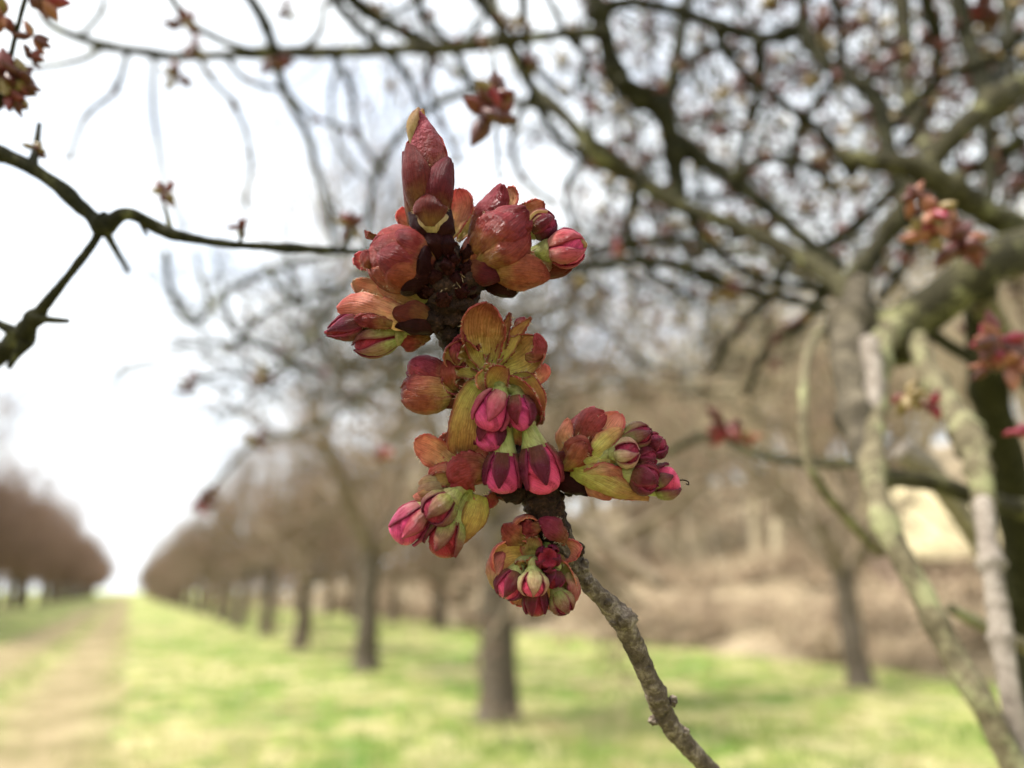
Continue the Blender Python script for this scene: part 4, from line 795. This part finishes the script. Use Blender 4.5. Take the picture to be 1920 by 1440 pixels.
# --- upper-right cluster
LF([(884, 448, -6), (900, 410, -4), (922, 378, 0), (944, 350, -4)], 30, 'round', (.5, 0, -1), 74, 'maroon', mo='salmon', roll=-8)
LF([(930, 420, -10), (948, 395, -12), (956, 370, -12), (950, 352, -14)], 18, 'round', (-.3, 0, 1), 50, 'orange', mo='rust')
LF([(884, 490, 26), (915, 458, 62), (948, 424, 66), (982, 398, 40)], 50, 'round', (.25, .3, -1), 72, 'rust', mo='salmon', rip=7, roll=-12, hair=30)
LF([(896, 496, 40), (930, 478, 66), (958, 462, 64), (990, 430, 34)], 34, 'ovate', (.3, .3, -1), 70, 'rust', mo='orange', rip=3)
SC([(884, 520, 20), (878, 490, 34), (876, 468, 34), (880, 445, 22)], 24, 'round', (.5, .1, -1), 70, 'rust')
SC([(872, 498, 34), (896, 512, 52), (920, 520, 50), (942, 524, 36)], 24, 'point', (.1, .3, -1), 66, 'darkred', mo='dark')
LF([(905, 530, 10), (940, 544, 24), (962, 548, 20), (974, 540, 8)], 14, 'point', (0, .4, -1), 60, 'dark')
LF([(905, 505, 24), (950, 512, 52), (992, 516, 52), (1030, 520, 26)], 33, 'round', (0, .35, -1), 66, 'rust', mo='orange', rip=2)
LF([(975, 500, 14), (1010, 502, 8), (1040, 505, 4), (1074, 498, -2)], 22, 'ovate', (0, .5, -1), 60, 'darkred', mo='rust')
LF([(960, 500, 20), (990, 494, 28), (1015, 492, 24), (1034, 502, 16)], 18, 'round', (0, .35, 1), 44, 'pale', mo='rust', serr=3, hair=20)
LF([(955, 410, -12), (980, 396, -10), (1000, 390, -10), (1020, 380, -12)], 16, 'ovate', (.1, -.5, 1), 44, 'orange', mo='rust', serr=3.5)
FB((996, 434, 8), (1040, 410, 12), 26, 'sepal', 'crimson', slen=1.0, roll=.2, calyx=.35, stalk=(960, 462, 10), prof=RNDP, half=36)
FB((1026, 470, 16), (1098, 460, 22), 34, 'sepalp', 'petal', slen=.98, roll=.95, calyx=.42, stalk=(960, 470, 20), sr=12, prof=RNDP, half=30)
for k, (a, b_, c_) in enumerate([((985, 420, 26), (1004, 398, 34), (1026, 397, 26)), ((990, 428, 28), (1010, 407, 36), (1032, 405, 26)), ((962, 405, 30), (978, 392, 40), (986, 412, 34)), ((960, 412, 30), (970, 396, 38), (980, 414, 38)), ((1084, 446, 36), (1098, 458, 36), (1092, 466, 30))]):
    tube('stamen', [Q(a), Q(b_), Q(c_)], [3.2 * S, 3.6 * S, 3 * S], M['pale'], TW, seg=8, n=12)
LF([(965, 440, 40), (985, 428, 48), (998, 414, 42)], 12, 'point', (0, .3, -1), 50, 'rust', serr=4)
# --- central open cluster
LF([(914, 690, 10), (905, 640, 16), (906, 600, 32), (916, 566, 54)], 42, 'round', (.14, -.1, 1), 52, 'bronze', mo='maroon', roll=7, rip=3.5, hair=30)
LF([(922, 688, 14), (934, 655, 14), (946, 622, 16), (957, 587, 20)], 15, 'point', (-.25, -.1, 1), 24, 'olive', mo='bronze', serr=3.5, hair=16)
LF([(926, 688, 15), (948, 655, 17), (968, 624, 18), (996, 596, 22)], 16, 'point', (-.2, -.2, 1), 24, 'olive', mo='bronze', serr=4, hair=20)
LF([(928, 694, 12), (962, 680, 2), (990, 662, 8), (1010, 634, 26)], 44, 'round', (-.2, .15, 1), 40, 'olive', mo='maroon', roll=6, rip=4, hair=26)
LF([(985, 670, 30), (1006, 668, 40), (1016, 648, 36), (1004, 626, 26)], 12, 'round', (-.4, 0, -1), 60, 'maroon', hair=20)
LF([(968, 618, 0), (976, 605, -4), (980, 596, -8)], 10, 'round', (0, 0, -1), 50, 'salmon')
LF([(910, 698, 18), (884, 684, 8), (862, 664, 16), (862, 632, 34)], 38, 'round', (.3, .0, 1), 42, 'olive', mo='maroon', roll=7, rip=4, serr=3, hair=24)
LF([(856, 682, 40), (850, 664, 50), (854, 645, 44), (872, 628, 38)], 10, 'ovate', (.3, -.2, -1), 60, 'maroon', rip=5, serr=3)
LF([(902, 712, 16), (874, 714, 8), (850, 710, 18), (836, 690, 30)], 32, 'round', (.25, .2, 1), 46, 'bronze', mo='rust', roll=5, rip=3)
LF([(858, 738, 22), (838, 722, 40), (832, 700, 42), (836, 676, 30)], 18, 'round', (.6, 0, -1), 64, 'rust', mo='orange')
LF([(904, 716, 24), (884, 756, 40), (872, 804, 40), (868, 856, 14)], 34, 'strap', (.2, .15, 1), 30, 'olive', mo='maroon', serr=2.5, rip=3, roll=-5, hair=40)
LF([(914, 694, 26), (908, 706, 36), (904, 716, 40), (908, 730, 38)], 13, 'ovate', (.3, .3, 1), 40, 'lime', mo='olive', serr=3, hair=24)
LF([(930, 734, 34), (930, 715, 40), (938, 700, 46), (950, 690, 56)], 22, 'round', (.1, -.1, 1), 66, 'olive', mo='olive', serr=2.5, hair=40)
LF([(945, 716, 26), (972, 722, 36), (992, 745, 40), (1008, 778, 30)], 21, 'strap', (-.4, -.5, 1), 56, 'bronze', mo='salmon', serr=3, hair=50)
LF([(962, 706, 16), (996, 716, 26), (1014, 750, 24), (1014, 796, 10)], 20, 'ovate', (-.7, .2, .6), 54, 'olive', mo='salmon', serr=2.5, hair=30)
LF([(985, 740, 10), (1000, 765, 16), (1004, 785, 16), (985, 806, 8)], 18, 'ovate', (-.6, .2, .7), 50, 'olive', mo='maroon')
LF([(985, 715, -20), (1004, 705, -24), (1014, 695, -24), (1018, 683, -22)], 18, 'round', (0, 0, -1), 50, 'salmon')
LF([(918, 706, 28), (920, 690, 34), (922, 682, 34)], 12, 'round', (0, 0, 1), 40, 'lime')
tube('flower_axis', [Q((925, 690, 10)), Q((932, 715, 22)), Q((945, 750, 20)), Q((955, 790, 10))], [16 * S, 13 * S, 11 * S, 8 * S], M['green'], TW, seg=16, n=20, rough=.06, rfreq=700)
# closed bud left of it
scaly_bud(TW, 'closed_bud', (846, 722, 6), (764, 684, 14), 30, [(20, 60, 0, .95, 0, 'maroon', 0), (180, 62, 0, 1, 1, 'maroon', 1), (90, 60, 0, .98, 2, 'maroon', 1), (130, 60, .1, 1, 3, 'maroon', 1)], core='maroon')
scaly_bud(TW, 'closed_bud', (850, 738, 12), (752, 732, 18), 35, [(0, 62, 0, .98, 1, 'rust', 2), (180, 62, 0, 1, 1, 'rust', 1), (60, 60, 0, .98, 3, 'rust', 2), (120, 55, 0, .9, 4, 'bronze', 2), (40, 40, .0, .96, 5, 'rust', 4)], core='rust')
LF([(862, 735, 20), (850, 752, 30), (835, 758, 28), (822, 756, 16)], 12, 'point', (0, .3, -1), 60, 'darkred', mo='dark')
# flower buds of the central cluster
FB((936, 740, 44), (908, 806, 62), 32, 'sepalp', 'petal', slen=.88, roll=.30, calyx=.2, stalk=(934, 722, 30), prof=TULP, half=30)
FB((926, 792, 22), (914, 846, 40), 29, 'sepal', 'petal', slen=.84, roll=1.0, calyx=.3, stalk=(940, 740, 16), prof=TULP)
FB((972, 748, 38), (980, 808, 56), 28, 'sepal', 'petal', slen=.90, roll=.62, calyx=.25, stalk=(945, 728, 28), prof=BUDP, half=31)
FB((946, 850, 30), (940, 926, 34), 35, 'sepal', 'petal', slen=.84, roll=.36, calyx=.62, stalk=(950, 765, 26), sr=13, prof=TULP, half=25)
FB((1002, 838, 36), (1026, 926, 40), 37, 'sepal', 'petal', slen=.82, roll=.16, calyx=.60, stalk=(985, 775, 20), sr=15, prof=TULP, half=26)
LF([(958, 795, 10), (966, 812, 14), (972, 834, 10)], 13, 'ovate', (0, 0, 1), 40, 'lime', serr=3)
# --- right cluster
LF([(1062, 900, -4), (1072, 850, -6), (1088, 808, 2), (1118, 768, -8)], 34, 'round', (.35, -.1, -1), 64, 'salmon', mo='orange', roll=-8)
LF([(1080, 860, 10), (1098, 820, 24), (1114, 792, 24), (1134, 774, 10)], 30, 'round', (.3, .2, -1), 62, 'maroon', mo='salmon')
LF([(1060, 862, 4), (1054, 835, 12), (1056, 812, 14), (1068, 786, 6)], 16, 'round', (.6, 0, -1), 60, 'orange')
LF([(1100, 868, 14), (1122, 838, 18), (1140, 806, 18), (1162, 774, 4)], 26, 'round', (-.2, .3, 1), 46, 'orange', mo='salmon', rip=4, hair=20)
LF([(1094, 870, 26), (1120, 850, 38), (1146, 828, 36), (1168, 806, 24)], 22, 'ovate', (.1, .4, -1), 54, 'lime', mo='orange')
LF([(1052, 880, 20), (1070, 862, 44), (1088, 848, 50), (1110, 850, 44)], 30, 'round', (.2, .1, -1), 64, 'orange', mo='rust', rip=4)
LF([(1056, 878, 40), (1074, 862, 54), (1088, 842, 54), (1096, 830, 46)], 15, 'round', (.2, .1, -1), 60, 'rust')
LF([(1052, 886, 4), (1090, 898, 20), (1120, 916, 22), (1144, 936, 8)], 24, 'ovate', (0, .4, -1), 54, 'orange', mo='rust')
LF([(1070, 884, 24), (1110, 898, 40), (1160, 920, 38), (1216, 936, 16)], 27, 'lance', (.1, .4, -1), 56, 'lime', mo='rust', hair=20)
LF([(1090, 892, 30), (1120, 886, 44), (1148, 888, 46), (1166, 900, 36)], 15, 'round', (0, .4, -1), 46, 'orange', mo='lime', serr=4, hair=40)
LF([(1076, 880, 30), (1108, 876, 36), (1140, 868, 34), (1172, 860, 26)], 22, 'lance', (0, .4, -1), 60, 'lime', mo='green')
SC([(1040, 890, 10), (1064, 904, 22), (1084, 916, 20), (1102, 928, 6)], 22, 'point', (0, .2, -1), 66, 'dark')
SC([(1046, 880, 26), (1052, 864, 36), (1060, 852, 36), (1066, 842, 26)], 14, 'point', (.3, .1, -1), 66, 'darkred')
FB((1170, 822, 16), (1220, 808, 22), 22, 'sepalg', 'crimson', slen=1.0, roll=.4, calyx=.35, stalk=(1120, 850, 14), prof=RNDP, half=34)
FB((1212, 848, 0), (1244, 822, 4), 23, 'sepal', 'crimson', slen=.95, roll=1.2, calyx=.3, stalk=(1130, 860, 4), prof=RNDP, half=36)
FB((1154, 850, 38), (1198, 848, 52), 25, 'sepalc', 'crimson', slen=1.0, roll=.3, calyx=.3, stalk=(1112, 866, 26), prof=RNDP, half=30)
FB((1192, 862, 18), (1230, 852, 24), 19, 'sepal', 'crimson', slen=1.0, roll=.7, calyx=.3, stalk=(1130, 868, 14), prof=RNDP, half=36)
FB((1184, 888, 34), (1234, 906, 44), 29, 'sepal', 'crimson', slen=1.0, roll=.2, calyx=.42, stalk=(1120, 872, 26), sr=12, prof=RNDP, half=35)
FB((1226, 912, 8), (1272, 894, 14), 31, 'sepalg', 'petal', slen=.86, roll=1.1, calyx=.36, stalk=(1150, 890, 8), prof=TULP, half=30)
tube('tendril', [Q((1268, 902, 14)), Q((1280, 900, 16)), Q((1290, 903, 16)), Q((1291, 909, 16)), Q((1286, 907, 16))], [1.2 * S] * 5, M['stem_dark'], TW, seg=6, n=20)
# --- lower-left cluster of three pink buds
LF([(866, 884, -8), (838, 862, -14), (808, 842, -16), (777, 828, -10)], 28, 'round', (.15, -.2, 1), 46, 'orange', mo='salmon', rip=4, serr=3)
LF([(878, 872, -16), (862, 850, -20), (846, 832, -22), (828, 816, -18)], 26, 'round', (0, -.2, 1), 46, 'orange', mo='maroon', rip=4)
LF([(880, 880, -12), (890, 858, -18), (904, 845, -22), (916, 842, -22)], 22, 'round', (0, 0, 1), 40, 'orange', mo='salmon')
LF([(868, 906, 4), (848, 892, 10), (828, 886, 12), (806, 896, 4)], 18, 'round', (0, .4, -1), 54, 'salmon', mo='olive')
LF([(864, 912, 10), (844, 902, 18), (824, 900, 18), (808, 908, 10)], 13, 'round', (0, .4, 1), 44, 'olive', mo='lime', serr=3, hair=20)
scaly_bud(TW, 'closed_bud', (838, 916, 12), (784, 922, 14), 15, [(60, 70, 0, 1, 1, 'lime', 0), (140, 70, 0, 1, 1, 'pale', 0)], core='lime')
scaly_bud(TW, 'closed_bud', (822, 936, 8), (776, 930, 10), 11, [(90, 80, 0, 1, 1, 'orange', 0)], core='pale')
scaly_bud(TW, 'closed_bud', (828, 902, 4), (786, 906, 6), 13, [(90, 80, 0, 1, 1, 'pale', 0)], core='orange')
LF([(918, 890, 26), (890, 886, 46), (866, 894, 48), (844, 906, 32)], 37, 'round', (0, .15, -1), 62, 'maroon', mo='rust', rip=6, serr=5, teeth=8)
LF([(902, 930, 14), (896, 960, 28), (884, 990, 26), (866, 1018, 10)], 25, 'lance', (-.3, .2, -1), 60, 'olive', mo='rust', hair=20)
LF([(876, 926, 16), (882, 950, 26), (880, 975, 24), (872, 1000, 14)], 11, 'lance', (.3, .2, -1), 50, 'lime', hair=20)
LF([(934, 918, 0), (926, 932, 10), (918, 942, 10), (908, 950, 4)], 12, 'round', (0, .3, -1), 50, 'rust', mo='orange')
SC([(985, 925, -4), (960, 926, 10), (940, 928, 10), (922, 925, 2)], 20, 'point', (0, .3, -1), 60, 'darkred', mo='dark')
FB((846, 932, 34), (800, 974, 48), 31, 'sepalg', 'crimson', slen=.97, roll=.35, calyx=.35, stalk=(884, 910, 14), sr=12, prof=RNDP, half=31)
FB((796, 956, 14), (740, 1012, 20), 33, 'sepalp', 'petal', slen=.80, roll=.1, calyx=.3, stalk=(850, 920, 8), prof=TULP, half=30)
FB((850, 976, 20), (822, 1044, 26), 32, 'sepalg', 'crimson', slen=.84, roll=.5, calyx=.4, stalk=(880, 920, 8), sr=12, prof=TULP, half=28, flare=4)
# --- lowest cluster
LF([(1020, 1030, -10), (1004, 1004, -16), (980, 984, -4), (948, 992, 20)], 30, 'round', (.1, -.2, 1), 56, 'lime', mo='rust', roll=14, rip=4)
LF([(985, 1014, 22), (968, 1008, 34), (955, 998, 34), (944, 985, 22)], 22, 'round', (.4, -.2, -1), 60, 'rust', mo='orange', rip=4)
LF([(1016, 986, 24), (1000, 990, 32), (985, 988, 30), (972, 980, 20)], 14, 'round', (.1, -.3, -1), 56, 'rust', mo='orange', rip=5)
LF([(1026, 1034, -8), (1032, 1006, -12), (1040, 984, 4), (1054, 980, 30)], 30, 'round', (-.1, -.3, 1), 56, 'lime', mo='rust', roll=12)
LF([(1062, 1012, 26), (1050, 998, 40), (1034, 984, 40), (1012, 974, 24)], 20, 'round', (-.2, -.4, -1), 62, 'maroon', mo='rust')
LF([(1036, 1046, -4), (1056, 1034, -2), (1072, 1034, 8), (1082, 1046, 20)], 24, 'round', (-.3, 0, 1), 50, 'orange', mo='salmon', rip=4)
LF([(1010, 1046, 0), (975, 1040, -6), (944, 1046, 8), (926, 1078, 26)], 34, 'round', (.3, .1, 1), 58, 'lime', mo='salmon', roll=14)
LF([(930, 1102, 22), (922, 1080, 34), (926, 1056, 36), (944, 1036, 26)], 15, 'round', (.6, 0, -1), 60, 'salmon', mo='maroon')
LF([(1032, 1058, 0), (1050, 1072, 4), (1066, 1098, 14), (1066, 1136, 22)], 26, 'lance', (-.5, .1, .8), 60, 'lime', mo='maroon')
LF([(1066, 1074, 18), (1078, 1094, 30), (1080, 1116, 30), (1070, 1138, 20)], 13, 'lance', (-.6, 0, -1), 60, 'salmon', mo='maroon')
LF([(1016, 1080, -14), (1030, 1106, -12), (1036, 1128, -8), (1030, 1144, -6)], 16, 'ovate', (0, 0, 1), 40, 'orange', mo='lime')
LF([(1000, 1080, -10), (980, 1104, -12), (972, 1120, -10), (966, 1134, -10)], 18, 'ovate', (0, 0, 1), 40, 'lime', mo='lime')
LF([(1016, 1050, 10), (1002, 1036, 8), (998, 1020, 14), (1006, 1008, 22)], 22, 'round', (0, -.2, 1), 50, 'lime', mo='lime')
LF([(1010, 1056, 26), (998, 1052, 34), (990, 1058, 34)], 8, 'round', (0, 0, 1), 50, 'olive', serr=3, hair=20)
LF([(985, 1062, 26), (976, 1058, 34), (968, 1062, 34)], 7, 'round', (0, 0, 1), 50, 'olive', serr=3, hair=16)
tube('flower_axis', [Q((1040, 1010, -20)), Q((1026, 1035, -4)), Q((1012, 1064, 6)), Q((1010, 1090, 0))], [14 * S, 18 * S, 20 * S, 10 * S], M['green'], TW, seg=16, n=20, rough=.06, rfreq=700)
FB((1026, 1048, 14), (1028, 1046, 66), 21, 'sepal', 'crimson', slen=.95, roll=.4, calyx=.3, prof=TULP, hole=True, half=30)
FB((968, 1072, 26), (944, 1122, 42), 27, 'sepal', 'petal', slen=.96, roll=.4, calyx=.35, stalk=(1006, 1050, 8), prof=RNDP, half=32)
FB((1000, 1072, 46), (999, 1120, 62), 25, 'sepalc', 'petal', slen=.97, roll=.32, calyx=.3, stalk=(1010, 1052, 18), prof=RNDP, half=31)
FB((1040, 1072, 28), (1034, 1104, 40), 18, 'sepal', 'crimson', slen=.9, roll=.9, calyx=.3, stalk=(1024, 1052, 14), prof=BUDP)
FB((1004, 1104, 24), (1006, 1156, 30), 22, 'sepal', 'crimson', slen=.86, roll=.7, calyx=.4, stalk=(1010, 1070, 8), prof=TULP, half=29)
FB((1044, 1110, 30), (1064, 1150, 38), 21, 'sepalg', 'crimson', slen=1.0, roll=.3, calyx=.4, stalk=(1022, 1074, 12), prof=RNDP, half=36)
